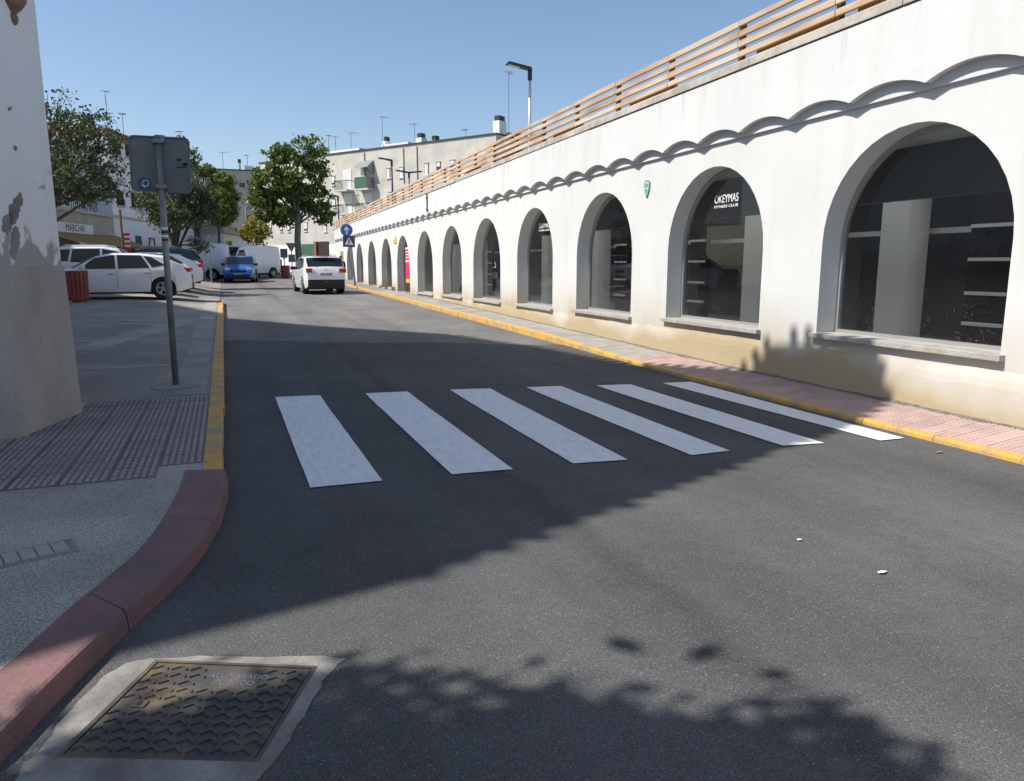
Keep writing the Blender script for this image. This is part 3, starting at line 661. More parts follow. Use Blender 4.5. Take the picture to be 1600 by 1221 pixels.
# terrace railing
rail = thing('terrace_railing', 'rusty brown five-board railing along the top of the white arcade', 'railing', tuple(P0+np.array([0, 0, ZU+0.1])), RZ)
RY = -0.02; s = -8.0; k = 0
while s < 53:
    w_ = 1.78; ZB = (0.045, 0.175, 0.305, 0.435, 0.565)
    far_ = s > 34
    MB().box(s-0.03, s+0.03, RY-0.10, RY-0.03, 0.0, 0.62).build('post', 'rail_post', rail)
    for z in ZB:
        MB().box(s+0.004, s+w_-0.004, RY-0.03, RY+0.012+random.random()*0.008, z-0.036+random.random()*0.008, z+0.034+random.random()*0.008).build('board', 'rail_wood', rail)
    if s < 20 and k % 2 == 0 or s < 3: MB().box(s+0.2, s+w_-0.05, RY-0.30, RY-0.26, -0.08, 0.30).build('backing_panel', 'orange_panel', rail)
    s += w_; k += 1

# ------------------------------------------------------------------ left corner building (its eaves shade the street)
HB = 10.6
plan = [(-1.75, 7.30), (-1.47, 8.32), (-1.85, 8.95), (-2.75, 10.8), (-3.2, 13.1), (-4.1, 16.0), (-6.4, 18.8), (-8.5, 22.0), (-12.4, 31.6), (-24, 31.6), (-24, -1.6), (-9.0, 4.35)]
lb = thing('corner_building', 'tall corner building with peeling white paint over a bare grey cement base', 'building', (-1.75, 7.30, 0))
def loc(p, z): return (p[0]+1.75, p[1]-7.30, z)
mb = MB(); mb.prism([loc(p, 1.2) for p in plan], (0, 0, HB-1.35)); mb.build('wall', 'corner_white', lb)
ce = np.mean(np.array(plan), axis=0)
def offs(pl, d):                                       # push a plan outwards
    out = []; n_ = len(pl)
    for i in range(n_):
        a, b, c = np.array(pl[i-1]), np.array(pl[i]), np.array(pl[(i+1) % n_])
        n1 = np.array([(b-a)[1], -(b-a)[0]]); n1 /= np.linalg.norm(n1); n2 = np.array([(c-b)[1], -(c-b)[0]]); n2 /= np.linalg.norm(n2)
        m_ = n1+n2; m_ /= np.linalg.norm(m_); out.append(tuple(b+m_*d/max(0.45, np.dot(m_, n1))))
    return out
mb = MB(); pb = offs(plan, 0.055); pt = offs(plan, 0.02)
n_ = len(plan); mb.add([loc(p, -0.2) for p in pb]+[loc(p, 1.52+0.03*math.sin(i*2.2)) for i, p in enumerate(pt)], [tuple(range(n_, 2*n_))]+[(i, (i+1) % n_, n_+(i+1) % n_, n_+i) for i in range(n_)])
mb.build('cement_base', 'plinth_grey', lb)
eave = [(-1.30, 6.80), (-1.36, 7.45), (-1.42, 8.46), (-1.77, 8.9), (-2.7, 10.75), (-3.1, 13.1), (-4.0, 16.0), (-6.35, 18.8), (-8.4, 22.0), (-12.3, 31.7), (-24.2, 31.7), (-24.2, -2.0), (-9.0, 3.95), (-7.7, 4.24), (-6.7, 4.66), (-4.1, 5.72)]
MB().prism([loc(p, HB-0.16) for p in eave], (0, 0, 0.13)).build('roof', 'tile_roof', lb)
rf = [c for c in lb.children if c.name.startswith('roof')][0]
tl = None
for (a, b) in list(zip(eave[:9], eave[1:10]))+[(eave[15], eave[0]), (eave[14], eave[15]), (eave[13], eave[14])]:
    a, b = np.array(a), np.array(b); L_ = np.linalg.norm(b-a); d = (b-a)/L_; an = math.atan2(d[1], d[0])
    for i in range(int(L_/0.26)):
        p = a+d*(0.13+i*0.26)+(np.array([-d[1], d[0]])*(0.05+0.06*random.random()) if d[0] > 0.5 else 0)
        if tl is None:
            mt = MB(); r0 = 0.075
            ring = [(r0*math.cos(math.pi*t/6), r0*math.sin(math.pi*t/6)) for t in range(7)]
            mt.add([(x, -0.13, z) for x, z in ring]+[(x*0.85, 0.30, z*0.85+0.03) for x, z in ring], [(j, j+1, j+8, j+7) for j in range(6)]+[tuple(range(7)), tuple(range(7, 14))])
            tl = mt.build('roof_tile', 'tile_roof', rf); tl.location = loc(p, HB-0.04); tl.rotation_euler = (0, 0, an)
        else: inst(tl, 'roof_tile', rf, loc(p, HB-0.04), an)
# carved stone corbel under a balcony, high on the corner
cbp = np.array([-1.62, 7.72]); cb = MB()
prof = [(0.03, 3.60), (0.06, 3.62), (0.075, 3.66), (0.06, 3.70), (0.11, 3.74), (0.16, 3.80), (0.17, 3.85), (0.145, 3.88), (0.20, 3.93), (0.27, 4.02), (0.28, 4.07), (0.25, 4.10), (0.33, 4.17), (0.36, 4.23)]
cpx = at_plane(18, 20, (-1.75, 7.3, 0), np.array([0.964, -0.265, 0]))
cb.lathe([(r*0.82, z) for r, z in prof], 20, 'z', (0, 0, 0)); cbo = cb.build('corbel', 'stone_corbel', lb, smooth=True); cbo.location = (-1.60+1.75, 7.95-7.30, 0.0)
MB().prism([(x+0.15, y+0.65, 4.22) for x, y in ((-0.5, -0.45), (0.40, -0.45), (0.52, 0.42), (-0.4, 0.42))], (0, 0, 0.12)).build('balcony_slab', 'stone_corbel', lb, bevel=0.02)
# flaked patches where the paint has fallen off the wall
n1 = np.array([0.964, -0.265, 0])
def flake(px, name='bare_patch'):
    fine_ = []
    for (xa, ya), (xb, yb) in zip(px, px[1:]+px[:1]):
        for j in range(5): fine_.append((xa+(xb-xa)*j/5+random.gauss(0, 0.9), ya+(yb-ya)*j/5+random.gauss(0, 1.1)))
    pts = [at_plane(x, y, np.array([-1.75, 7.30, 0])+n1*0.002, n1) for x, y in fine_]
    MB().prism([(p[0]+1.75, p[1]-7.3, p[2]) for p in pts], tuple(n1*0.003)).build(name, 'concrete', lb)
flake([(32,300),(36,312),(31,330),(26,345),(21,352),(14,350),(14,322),(20,318),(24,308)])
flake([(14,330),(20,336),(19,352),(12,366),(3,362),(4,340)])
flake([(12,168),(18,166),(18,172),(13,173)])
flake([(22,228),(27,231),(25,235),(21,232)])
flake([(22,352),(28,356),(31,372),(28,395),(22,408),(16,398),(18,372)])

# ------------------------------------------------------------------ manhole in the foreground
mc = [at_z(*p) for p in ((245,1037),(492,1047),(402,1193),(92,1186))]
mh = thing('manhole', 'square cast iron manhole cover with chevrons set in rough concrete by the red kerb', 'manhole', tuple((mc[0]+mc[1]+mc[2]+mc[3])/4))
mo = np.array(mh.location)
def sub(ps): return [(p[0]-mo[0], p[1]-mo[1], 0) for p in ps]
L4 = [np.array(p) for p in sub(mc)]
spx = [(200,1036),(245,1029),(330,1026),(420,1028),(500,1024),(540,1030),(520,1048),(505,1065),(485,1105),(462,1140),(440,1180),(400,1221),(300,1260),(120,1262),(20,1225),(40,1195),(78,1150),(110,1110),(160,1060)]
sur = [np.array((p[0]-mo[0], p[1]-mo[1], 0)) for p in [at_z(*p) for p in spx]]
dens = []
for a, b in zip(sur, sur[1:]+sur[:1]):
    for i in range(4): dens.append(a+(b-a)*i/4+np.array([random.uniform(-.008, .008), random.uniform(-.008, .008), 0]))
bm = bmesh.new()
ov = [bm.verts.new((p[0], p[1], 0.0025)) for p in dens]; iv = [bm.verts.new((p[0]*1.02, p[1]*1.02, 0.012)) for p in L4]
es = [bm.edges.new((ov[i], ov[(i+1) % len(ov)])) for i in range(len(ov))]+[bm.edges.new((iv[i], iv[(i+1) % 4])) for i in range(4)]
bmesh.ops.triangle_fill(bm, use_beauty=True, edges=es)
me = bpy.data.meshes.new('surround'); bm.to_mesh(me); bm.free(); me.materials.append(M['concrete']); o = bpy.data.objects.new('surround', me); COL.objects.link(o); o.parent = mh
if me.polygons and me.polygons[0].normal.z < 0: me.flip_normals()
def quad(u, v): return (L4[0]*(1-u)*(1-v)+L4[1]*u*(1-v)+L4[2]*u*v+L4[3]*(1-u)*v)
mb = MB(); fr_o = [quad(*t) for t in ((-.015,-.015),(1.015,-.015),(1.015,1.015),(-.015,1.015))]; fr_i = [quad(*t) for t in ((.012,.012),(.988,.012),(.988,.988),(.012,.988))]
for i in range(4):
    a, b, c, d = fr_o[i], fr_o[(i+1) % 4], fr_i[(i+1) % 4], fr_i[i]; mb.add([(p[0], p[1], 0.012) for p in (a, b, c, d)]+[(p[0], p[1], -0.01) for p in (a, b, c, d)], [(0,1,2,3),(2,3,7,6),(0,1,5,4)])
mb.build('frame', 'iron', mh)
lid = MB().prism([tuple(quad(*t)+np.array([0, 0, -0.02])) for t in ((.02,.02),(.98,.02),(.98,.98),(.02,.98))], (0, 0, 0.029)).build('lid', 'iron', mh)
ux = (L4[1]-L4[0])[:2]; vy = (L4[0]-L4[3])[:2]; angu = math.atan2(ux[1], ux[0])
cm = MB()
for sgn in (-1, 1):
    cm.prism([(0, 0.016, 0), (sgn*0.029, -0.008, 0), (sgn*0.029, -0.019, 0), (0, 0.005, 0)], (0, 0, 0.006))
chev = None
for r_ in range(11):
    for c_ in range(8):
        u = 0.075+c_*0.118+(0.03 if r_ % 2 else 0); v = 0.07+r_*0.085
        if u > 0.96 or (0.40 < u < 0.77 and v < 0.30) or (5 <= r_ <= 5 and (0.09 < u < 0.24 or 0.76 < u < 0.93)): continue
        p = quad(u, v); 
        if chev is None: chev = cm.build('chevron', 'iron', lid); chev.location = (p[0], p[1], 0.009); chev.rotation_euler = (0, 0, angu)
        else: inst(chev, 'chevron', lid, (p[0], p[1], 0.009), angu)
for u in (0.155, 0.845):
    p = quad(u, 0.50); mb = MB()
    mb.box(-0.026, 0.026, -0.02, 0.02, 0, 0.006); k = mb.build('key_plate', 'iron', lid, bevel=0.004); k.location = (p[0], p[1], 0.009); k.rotation_euler = (0, 0, angu)
    k2 = MB().prism([(-0.005, -0.014, 0), (0.005, -0.014, 0), (0.010, 0.0, 0), (0.005, 0.014, 0), (-0.005, 0.014, 0), (-0.010, 0, 0)], (0, 0, 0.0075)).build('key_slot', 'black', lid); k2.location = k.location; k2.rotation_euler = (0, 0, angu)
for tx, v in (('ALUMBRADO', 0.15), ('PUBLICO', 0.225)):
    p = quad(0.585, v+0.02); text(tx, 0.038, 'chrome', lid, (p[0], p[1], 0.0095), (0, 0, angu), 'CENTER', ext=0.0015)

# ------------------------------------------------------------------ street furniture
pz = at_z(275, 605, 0.10); PX, PY = float(pz[0]), float(pz[1])
sg = thing('road_sign', 'grey back of a square road sign on a leaning steel pole, stickers on it', 'sign', (PX, PY, zl(PX, PY)-0.02))
top = at_y(246, 212, PY)-np.array(sg.location)
MB().tube([(0, 0, 0), tuple(top*0.5), tuple(top)], 0.036, 14).build('pole', 'galv', sg, smooth=True)
MB().lathe([(0.30, 0.0), (0.28, 0.03), (0.16, 0.036), (0.05, 0.045)], 14).build('concrete_foot', 'concrete', sg)
pc = [at_y(x, y, PY+0.06)-np.array(sg.location) for x, y in ((200, 211), (296, 216), (299, 304), (205, 299))]
c_ = sum(pc)/4
def rc(pts, f=0.10, k=4):                              # rounded quad corners
    out = []
    for i in range(4):
        a, b, c = pts[i-1], pts[i], pts[(i+1) % 4]; p0 = b+(a-b)*f; p1 = b+(c-b)*f
        for j in range(k+1):
            t = j/k; out.append(p0*(1-t)**2+b*2*t*(1-t)+p1*t*t)
    return out
pn = MB().prism([tuple(p) for p in rc(pc)], (0, 0.022, 0)).build('panel', 'sign_back', sg)
ro = rc([c_+(p-c_)*1.0 for p in pc]); ri = rc([c_+(p-c_)*0.965 for p in pc]); mb = MB()
for i in range(len(ro)):
    j = (i+1) % len(ro); mb.add([ro[i], ro[j], ri[j], ri[i]]+[p+np.array([0, -0.02, 0]) for p in (ro[i], ro[j], ri[j], ri[i])], [(4,5,6,7),(0,1,5,4),(2,3,7,6)])
mb.build('folded_rim', 'sign_back', pn)
for z in (0.25, -0.25):
    MB().box(top[0]-0.06, top[0]+0.06, -0.045, 0.065, c_[2]+z-0.02, c_[2]+z+0.02).build('clamp', 'galv', sg)
MB().box(top[0]-0.025, top[0]+0.075, -0.02, 0.03, top[2]-0.07, top[2]+0.005).build('clamp', 'galv', sg)
bp = at_y(226, 288, PY+0.055)-np.array(sg.location)
st = MB().lathe([(0.075, 0), (0.075, 0.004)], 20, 'y', tuple(bp-np.array([0, 0.004, 0]))).build('sticker', 'sticker_blue', pn)
mb = MB(); cc = bp+np.array([0.012, -0.006, 0.01])
for k in range(20):
    t0, t1 = 2*math.pi*k/20, 2*math.pi*(k+1)/20
    mb.add([cc+np.array([r*math.cos(t), 0, r*math.sin(t)]) for r, t in ((0.03, t0), (0.03, t1), (0.037, t1), (0.037, t0))], [(0, 1, 2, 3)])
mb.bar(cc+np.array([-0.035, 0, -0.02]), cc+np.array([-0.01, 0, -0.055]), 0.006, 0.008, (0, -1, 0)); mb.bar(cc+np.array([-0.05, 0, -0.03]), cc+np.array([-0.035, 0, -0.02]), 0.006, 0.008, (0, -1, 0))
mb.build('sticker_print', 'white_print', st, fix=False)
for (x, y, a, b) in ((280, 250, 0.022, 0.028), (288, 258, 0.024, 0.018), (283, 262, 0.05, 0.010), (290, 257, 0.018, 0.03)):
    p = at_y(x, y, PY+0.055)-np.array(sg.location); MB().box(p[0]-a, p[0]+a, p[1]-0.004, p[1], p[2]-b/2, p[2]+b/2).build('stamp_mark', 'black', pn)
for i, f in enumerate((0.60, 0.615, 0.63, 0.645)):
    p = top*f; MB().lathe([(0.0372, -0.012), (0.0372, 0.012)], 12, 'z', tuple(p)).build('pole_sticker', 'white_print' if i % 2 else 'black', sg)

def slat_bin(loc_, lab, h=0.78, r=0.26):
    t = thing('litter_bin', lab, 'bin', loc_, 0.2, 'red litter bins')
    MB().lathe([(r*0.80, 0.12), (r*0.90, h-0.02), (r*0.82, h-0.02), (r*0.7, 0.2)], 18).build('liner', 'dark_metal', t)
    MB().lathe([(r*0.6, 0), (r*0.62, 0.13), (r*0.5, 0.14)], 14).build('foot', 'bin_red', t)
    n_ = 16; sl = None
    for k in range(n_):
        a = 2*math.pi*k/n_
        if sl is None: sl = MB().add([(r*0.86,-0.046,0.09),(r*0.86,0.046,0.09),(r*0.93,0.046,0.09),(r*0.93,-0.046,0.09),(r*0.95,-0.049,h),(r*0.95,0.049,h),(r*1.02,0.049,h),(r*1.02,-0.049,h)], [(0,1,2,3),(7,6,5,4),(0,4,5,1),(1,5,6,2),(2,6,7,3),(3,7,4,0)]).build('slat', 'bin_red', t)
        else: inst(sl, 'slat', t, (0, 0, 0), a)
    return t
bz = at_y(123.5, 470, 25.2); slat_bin((bz[0], 25.2, zl(bz[0], 25.2)), 'round red slatted litter bin standing in front of the white hatchback', 0.92, 0.29)
b2 = at_y(446, 427, 58); t2 = slat_bin((b2[0], 58, zr(58)), 'dark red litter bin on the far pavement before the white wall', 0.95, 0.33)
# signs on the right pavement
SY = 40.0; sb = at_y(555, 449, SY); SXX = float(sb[0])
rs = thing('traffic_signs', 'blue round arrow sign above a blue square crossing sign on one grey pole', 'sign', (SXX, SY, zpr(SY)))
tp = at_y(545, 352, SY)-np.array([SXX, SY, zpr(SY)])
MB().tube([(0, 0, -0.05), (tp[0]*0.5, 0, tp[2]*0.5), (tp[0], 0, tp[2])], 0.06, 10).build('pole', 'galv', rs)
dc = at_y(541, 360, SY)-np.array([SXX, SY, zpr(SY)])
disc = MB().lathe([(0.31, 0), (0.31, 0.03)], 28, 'y', (dc[0], -0.11, dc[2])).build('round_sign', 'sign_blue', rs)
MB().lathe([(0.325, 0), (0.325, 0.02)], 28, 'y', (dc[0], -0.095, dc[2])).build('rim', 'white_print', disc)
ar = [(-0.035, -0.22), (0.035, -0.22), (0.035, 0.04), (0.12, -0.04), (0.12, 0.05), (0, 0.20), (-0.12, 0.05), (-0.12, -0.04), (-0.035, 0.04)]
MB().prism([(dc[0]+x, -0.112, dc[2]+z) for x, z in ar], (0, -0.006, 0)).build('arrow', 'white_print', disc)
qc = at_y(542, 378, SY)-np.array([SXX, SY, zpr(SY)])
sq = MB().box(qc[0]-0.31, qc[0]+0.31, -0.11, -0.08, qc[2]-0.29, qc[2]+0.29).build('square_sign', 'sign_navy', rs); sq.rotation_euler = (0, 0.04, 0)
MB().prism([(qc[0]-0.22, -0.112, qc[2]-0.17), (qc[0]+0.22, -0.112, qc[2]-0.17), (qc[0], -0.112, qc[2]+0.22)], (0, -0.005, 0)).build('triangle', 'white_print', sq)
fg = MB(); fg.lathe([(0.03, 0), (0.03, 0.004)], 10, 'y', (qc[0], -0.122, qc[2]+0.11)); Z = qc[2]; X = qc[0]
for a, b, t in (((0, 0.08), (0, -0.03), 0.06), ((0, -0.02), (-0.06, -0.15), 0.03), ((0, -0.02), (0.06, -0.15), 0.03), ((0, 0.06), (0.07, 0.0), 0.022), ((0, 0.06), (-0.06, 0.0), 0.022)): fg.bar((X+a[0], -0.121, Z+a[1]), (X+b[0], -0.121, Z+b[1]), t, 0.006, (0, -1, 0))
fg.build('walking_figure', 'sign_navy', sq)
# lamps
def lamp(name, px, ptop, pbase, Yd, zb, heads, lab, grp, r=0.06, m='lamp_pole', hl=0.75, back=0):
    tp = at_y(px, ptop, Yd); t = thing(name, lab, 'street lamp', (tp[0], Yd, zb), 0, grp)
    h_ = tp[2]-zb
    MB().tube([(0, 0, 0), (0, 0, h_*0.5), (0, 0, h_)], [r*1.25, r, r*0.75], 10).build('pole', m, t, smooth=True)
    for sgn in heads:
        hb = MB(); L_ = hl*sgn
        hb.add([(0.06*-sgn, -0.10, h_+0.02), (0.06*-sgn, 0.10, h_+0.02), (L_, 0.15, h_+0.16), (L_, -0.15, h_+0.16), (0.03*-sgn, -0.07, h_+0.14), (0.03*-sgn, 0.07, h_+0.14), (L_*0.92, 0.11, h_+0.24), (L_*0.92, -0.11, h_+0.24)], [(0,1,2,3),(4,5,6,7),(0,1,5,4),(1,2,6,5),(2,3,7,6),(3,0,4,7)])
        hd = hb.build('lamp_head', 'dark_metal', t, bevel=0.015)
        MB().add([(L_*0.45, -0.09, h_+0.085), (L_*0.45, 0.09, h_+0.085), (L_*0.93, 0.12, h_+0.138), (L_*0.93, -0.12, h_+0.138)], [(0,1,2,3)]).build('lens', 'lamp_lens', hd)
    MB().tube([(0, 0, h_-0.28), (0, 0, h_+0.1)], 0.075, 10).build('collar', 'dark_metal', t)
    return t
g_ = 'street lamps on the terrace'
lamp('street_lamp', 828, 112, 200, 24.26, 3.95, (-1,), 'tall street lamp with pale steel pole rising above the railing', g_, 0.055, hl=0.85)
lamp('street_lamp', 612, 253, 310, 50.0, 3.95, (-1,), 'black street lamp on the terrace before the concrete block windows', g_, 0.06, 'dark_metal', hl=0.9)
lamp('street_lamp', 639, 272, 300, 52.0, 3.95, (-1, 1), 'black double-headed street lamp behind the terrace railing', g_, 0.05, 'dark_metal', hl=0.95)
lamp('street_lamp', 528, 309, 345, 60.0, 3.6, (-1,), 'short black street lamp beside the leafy tree and concrete balconies', g_, 0.06, 'dark_metal', hl=0.7)
lp = at_y(383, 310, 72); t = thing('street_lamp', 'slim grey street lamp with curved neck behind the white van', 'street lamp', (lp[0], 72, zr(72)))
h_ = lp[2]-zr(72); MB().tube([(0,0,0),(0,0,h_-1.0),(0.12,0,h_-0.4),(0.45,0,h_),(0.9,0,h_+0.08)], [0.09,0.07,0.06,0.05,0.05], 8).build('pole', 'galv', t, smooth=True); MB().box(0.8,1.5,-0.12,0.12,h_+0.03,h_+0.16).build('lamp_head', 'dark_metal', t, bevel=0.03)

# ------------------------------------------------------------------ antennas
def antenna(x, ytop, ybase, Yd, lab, style=0):
    a, b = at_y(x, ytop, Yd), at_y(x, ybase, Yd); t = thing('tv_antenna', lab, 'antenna', (b[0], Yd, b[2]-0.3), random.random()*2, 'rooftop aerials')
    h_ = a[2]-b[2]+0.3; r_ = 0.00018*Yd+0.006
    MB().tube([(0, 0, 0), (0, 0, h_)], r_, 6).build('mast', 'dark_metal', t)
    am = MB(); L_ = 1.3 if style == 0 else 0.9
    am.tube([(-0.3*L_, 0, h_-0.06), (0.7*L_, 0, h_+0.06)], r_*0.9, 5)
    for k in range(6): xx = -0.25*L_+k*0.18*L_; am.tube([(xx, -0.28+0.02*k, h_-0.03+0.02*k), (xx, 0.28-0.02*k, h_-0.03+0.02*k)], r_*0.7, 5)
    am.build('yagi_arms', 'galv', t)
    if style == 1:
        mb = MB()
        for k in range(5): mb.tube([(-0.3, -0.02, h_-0.5-k*0.1), (0.3, 0.02, h_-0.5-k*0.1)], r_*0.6, 5)
        mb.build('grid_reflector', 'galv', t)
# ------------------------------------------------------------------ far concrete apartment block
HA = 13.0
A, B = at_z(510, 243, HA), at_z(775, 210, HA); dAB = (B-A)/np.linalg.norm(B-A); 
A2 = A-dAB*11.4                                       # continues left behind the tree
nb = np.array([-dAB[1], dAB[0], 0]); nb = nb if np.dot(nb, -A) > 0 else -nb
rzb = math.atan2(dAB[1], dAB[0])
blk = thing('apartment_block', 'long weathered concrete apartment block with white garages and small balconies', 'building', (A2[0], A2[1], 0), rzb)
LB = float(np.linalg.norm(B-A2))
def onb(x, y):                                        # pixel -> (u along facade, z)
    P = at_plane(x, y, A2, nb); return float(np.dot(P-A2, dAB)), float(P[2])
ysn = 1 if np.dot(np.array([-math.sin(rzb), math.cos(rzb), 0]), nb) > 0 else -1   # local +y towards the street?
def fb(u0, u1, d0, d1, z0, z1): return MB().box(u0, u1, min(ysn*d0, ysn*d1), max(ysn*d0, ysn*d1), z0, z1)
zw = onb(470, 383)[1]
fb(0, LB, -9, 0, zw, HA).build('wall', 'block_beige', blk); fb(0, LB, -9, 0.04, -0.5, zw).build('ground_floor', 'house_white', blk)
fb(-0.1, LB+0.1, -9.1, 0.1, HA, HA+0.12).build('roof_edge', 'dark_line', blk)
def bwin(x0, y0, x1, y1, m='shutter_white'):
    u0, z1 = onb(x0, y0); u1, z0 = onb(x1, y1)
    wv = fb(u0, u1, 0.0, 0.03, z0, z1).build('window', 'win_glass', blk)
    hh = random.choice((0.45, 0.75, 1.0)); fb(u0+0.06, u1-0.06, 0.03, 0.06, z1-(z1-z0)*hh, z1-0.05).build('roller_shutter', m, wv)
    fb(u0-0.05, u1+0.05, 0.0, 0.10, z0-0.10, z0).build('sill', 'shutter_white', wv); fb(u0-0.04, u1+0.04, 0.0, 0.07, z1, z1+0.07).build('lintel', 'block_grey', wv)
for r_ in ((518,276,524,289),(604,264,610,278),(624,262,631,277),(663,256,670,273),(682,254,689,269),(703,251,711,264),(437,350,442,362),(449,350,454,362),(475,348,481,361),(519,312,525,324),(606,301,611,310),(506,352,511,362),(420,352,425,362),(719,268,726,280)): bwin(*r_)
def balc(x0, x1, ytop, ybot, solid, hood):
    u0, z1 = onb(x0, ytop); u1, z0 = onb(x1, ybot); t = fb(u0, u1, 0, 0.95, z0-0.16, z0).build('balcony', 'block_beige', blk)
    if solid: 
        fb(u0, u1, 0.90, 0.94, z0, z1).build('screen', 'shutter_green', t); fb(u0, u0+0.04, 0.0, 0.94, z0, z1).build('screen', 'galv', t); fb(u1-0.04, u1, 0.0, 0.94, z0, z1).build('screen', 'galv', t)
    else:
        k = int((u1-u0)/0.16)
        for i in range(k+1): uu = u0+(u1-u0-0.03)*i/k; fb(uu, uu+0.03, 0.9, 0.93, z0, z1).build('baluster', 'dark_metal', t)
        fb(u0, u1, 0.89, 0.95, z1, z1+0.05).build('handrail', 'dark_metal', t)
        fb(u0, u0+0.04, 0.0, 0.93, z1-0.04, z1+0.03).build('side_rail', 'dark_metal', t); fb(u1-0.04, u1, 0.0, 0.93, z1-0.04, z1+0.03).build('side_rail', 'dark_metal', t)
    if hood:
        h_ = fb(u0, u1, 0, 0.02, z1+0.3, z1+1.4); h_.add([(u0, ysn*0.0, z1+1.7), (u1, ysn*0.0, z1+1.7), (u1, ysn*1.0, z1+0.9), (u0, ysn*1.0, z1+0.9)], [(0, 1, 2, 3)]); h_.add([(u1, ysn*0.0, z1+1.7), (u1, ysn*0.0, z1+0.2), (u1, ysn*1.0, z1+0.9)], [(0, 1, 2)]); h_.build('awning', 'galv', t)
    else: fb(u0+0.4, u1-0.3, 0, 0.04, z0, z0+2.1).build('balcony_door', 'shutter_white', t)
balc(532, 553, 285, 297, False, False); balc(564, 585, 279, 295, True, True); balc(534, 554, 322, 334, False, False); balc(566, 586, 320, 334, False, False)
for x0, x1, y0, m, lb_ in ((472, 491, 382, 'shutter_green', 'garage_door'), (495, 514, 378, 'shutter_brown', 'garage_door')):
    u0, z1 = onb(x0, y0); u1, _ = onb(x1, y0); gd = fb(u0, u1, 0.05, 0.09, 0.3, z1).build(lb_, m, blk)
    for k in range(5): uu = u0+(u1-u0)*k/5; fb(uu+0.02, uu+(u1-u0)/5-0.03, 0.09, 0.11, 0.4, z1-0.1).build('door_panel', m, gd)
u0, z1 = onb(494, 378); u1, _ = onb(497, 378); fb(u0-0.1, u1-0.05, 0.05, 0.3, 0.3, z1).build('pier', 'brown_brick', blk)
for r_ in ((419,396,424,416),(442,394,447,404)):
    u0, z1 = onb(*r_[:2]); u1, z0 = onb(*r_[2:]); fb(u0, u1, 0.045, 0.08, z0, z1).build('door', 'galv', blk)
# roof huts, chimneys
def rooft(x0, x1, y0, y1, m='house_white', dep=2.5, cap=False):
    u0, z1 = onb(x0, y0); u1, _ = onb(x1, y1); c = fb(u0, u1, -dep-1.0, -0.5, HA-0.1, z1).build('chimney' if cap else 'roof_hut', m, blk)
    if cap: fb(u0+0.1, u1-0.1, -dep-0.9, -0.6, z1, z1+0.45).build('chimney_cap', 'dark_metal', c)
rooft(510, 556, 236, 240, dep=3); rooft(590, 632, 226, 230, dep=3); rooft(644, 653, 215, 220, dep=0.3, cap=True); rooft(667, 675, 219, 222, dep=0.3, cap=True); rooft(765, 775, 188, 190, dep=0.6, cap=True); rooft(592, 597, 220, 222, dep=0.3, cap=True)
# drain stains are in the wall paint; rain pipes
for x in (570, 631, 652): 
    u, z = onb(x, 262); fb(u, u+0.07, 0.0, 0.09, z-1.5, HA-0.2).build('rain_pipe', 'galv', blk)
bh = thing('white_roof_house', 'low white house top peeping over the far end of the terrace railing', 'building', tuple(at_y(785, 212, 66)*np.array([1, 1, 0])))
z_ = at_y(785, 208, 66)[2]; MB().box(-0.5, 4.5, 0, 6, 2, z_-0.1).build('wall', 'house_white', bh); MB().box(-0.6, 4.6, -0.1, 6.1, z_-0.1, z_+0.06).build('parapet', 'coping', bh)
ANT = {514: 'bare aerial at the tree end of the apartment block roof hut', 525: 'aerial with gridded reflector on the apartment block roof hut', 549: 'aerial over the far corner of the long low roof hut by the tree',
       598: 'tallest aerial of the apartment block, rising from the second roof hut', 648: 'aerial standing right behind the squat pair of chimneys', 728: 'short aerial on the bare roof edge near the tall chimney'}
for x, yt, yb, s in ((514,212,240,0),(525,214,240,1),(549,208,238,0),(598,183,226,0),(648,194,216,0),(728,203,216,0)): 
    antenna(x, yt, yb, float(at_plane(x, yb, A2-nb*2, nb)[1]), ANT[x], s)
antenna(795, 113, 205, 48.0, 'tall thin aerial mast standing beside the pale steel lamp pole')
# shaded block facing us, left of the tree
K0 = at_z(352, 265, HA); K1 = at_z(412, 268, HA); KY = float(K0[1])-3
bl2 = thing('grey_block', 'shaded grey concrete block behind the van with white base and mural', 'building', (float(at_y(330, 300, KY)[0]), KY, 0))
wid = float(at_y(416, 300, KY)[0]-bl2.location.x); zk = float(at_y(355, 266, KY)[2]); zb2 = float(at_y(355, 372, KY)[2])
MB().box(0, wid, 0, 9, zb2, zk).build('wall', 'block_grey', bl2); MB().box(0, wid, -0.05, 9, -0.5, zb2).build('ground_floor', 'house_white', bl2); MB().box(-0.1, wid+0.1, -0.1, 9, zk, zk+0.12).build('roof_edge', 'dark_line', bl2)
def l2(x, y): p = at_y(x, y, KY); return float(p[0]-bl2.location.x), float(p[2])
for (x0, y0, x1, y1) in ((367,283,371,288),(374,286,383,293),(385,282,389,287)):
    a, b = l2(x0, y0), l2(x1, y1); MB().box(a[0], b[0], -0.04, 0, b[1], a[1]).build('window', 'win_glass', bl2)
mu = None; rnd = random.Random(3)
for i in range(26):                                    # patches of the painted mural
    x, y = rnd.uniform(359, 383), rnd.uniform(375, 384); a = l2(x, y); ww, hh = rnd.uniform(0.2, 0.7), rnd.uniform(0.12, 0.4)
    MB().box(a[0], a[0]+ww, -0.062-0.001*i, -0.05, a[1], a[1]+hh).build('mural_patch', rnd.choice(['sign_blue', 'pale_green', 'white_print', 'pink_print', 'galv', 'white_print']), bl2)
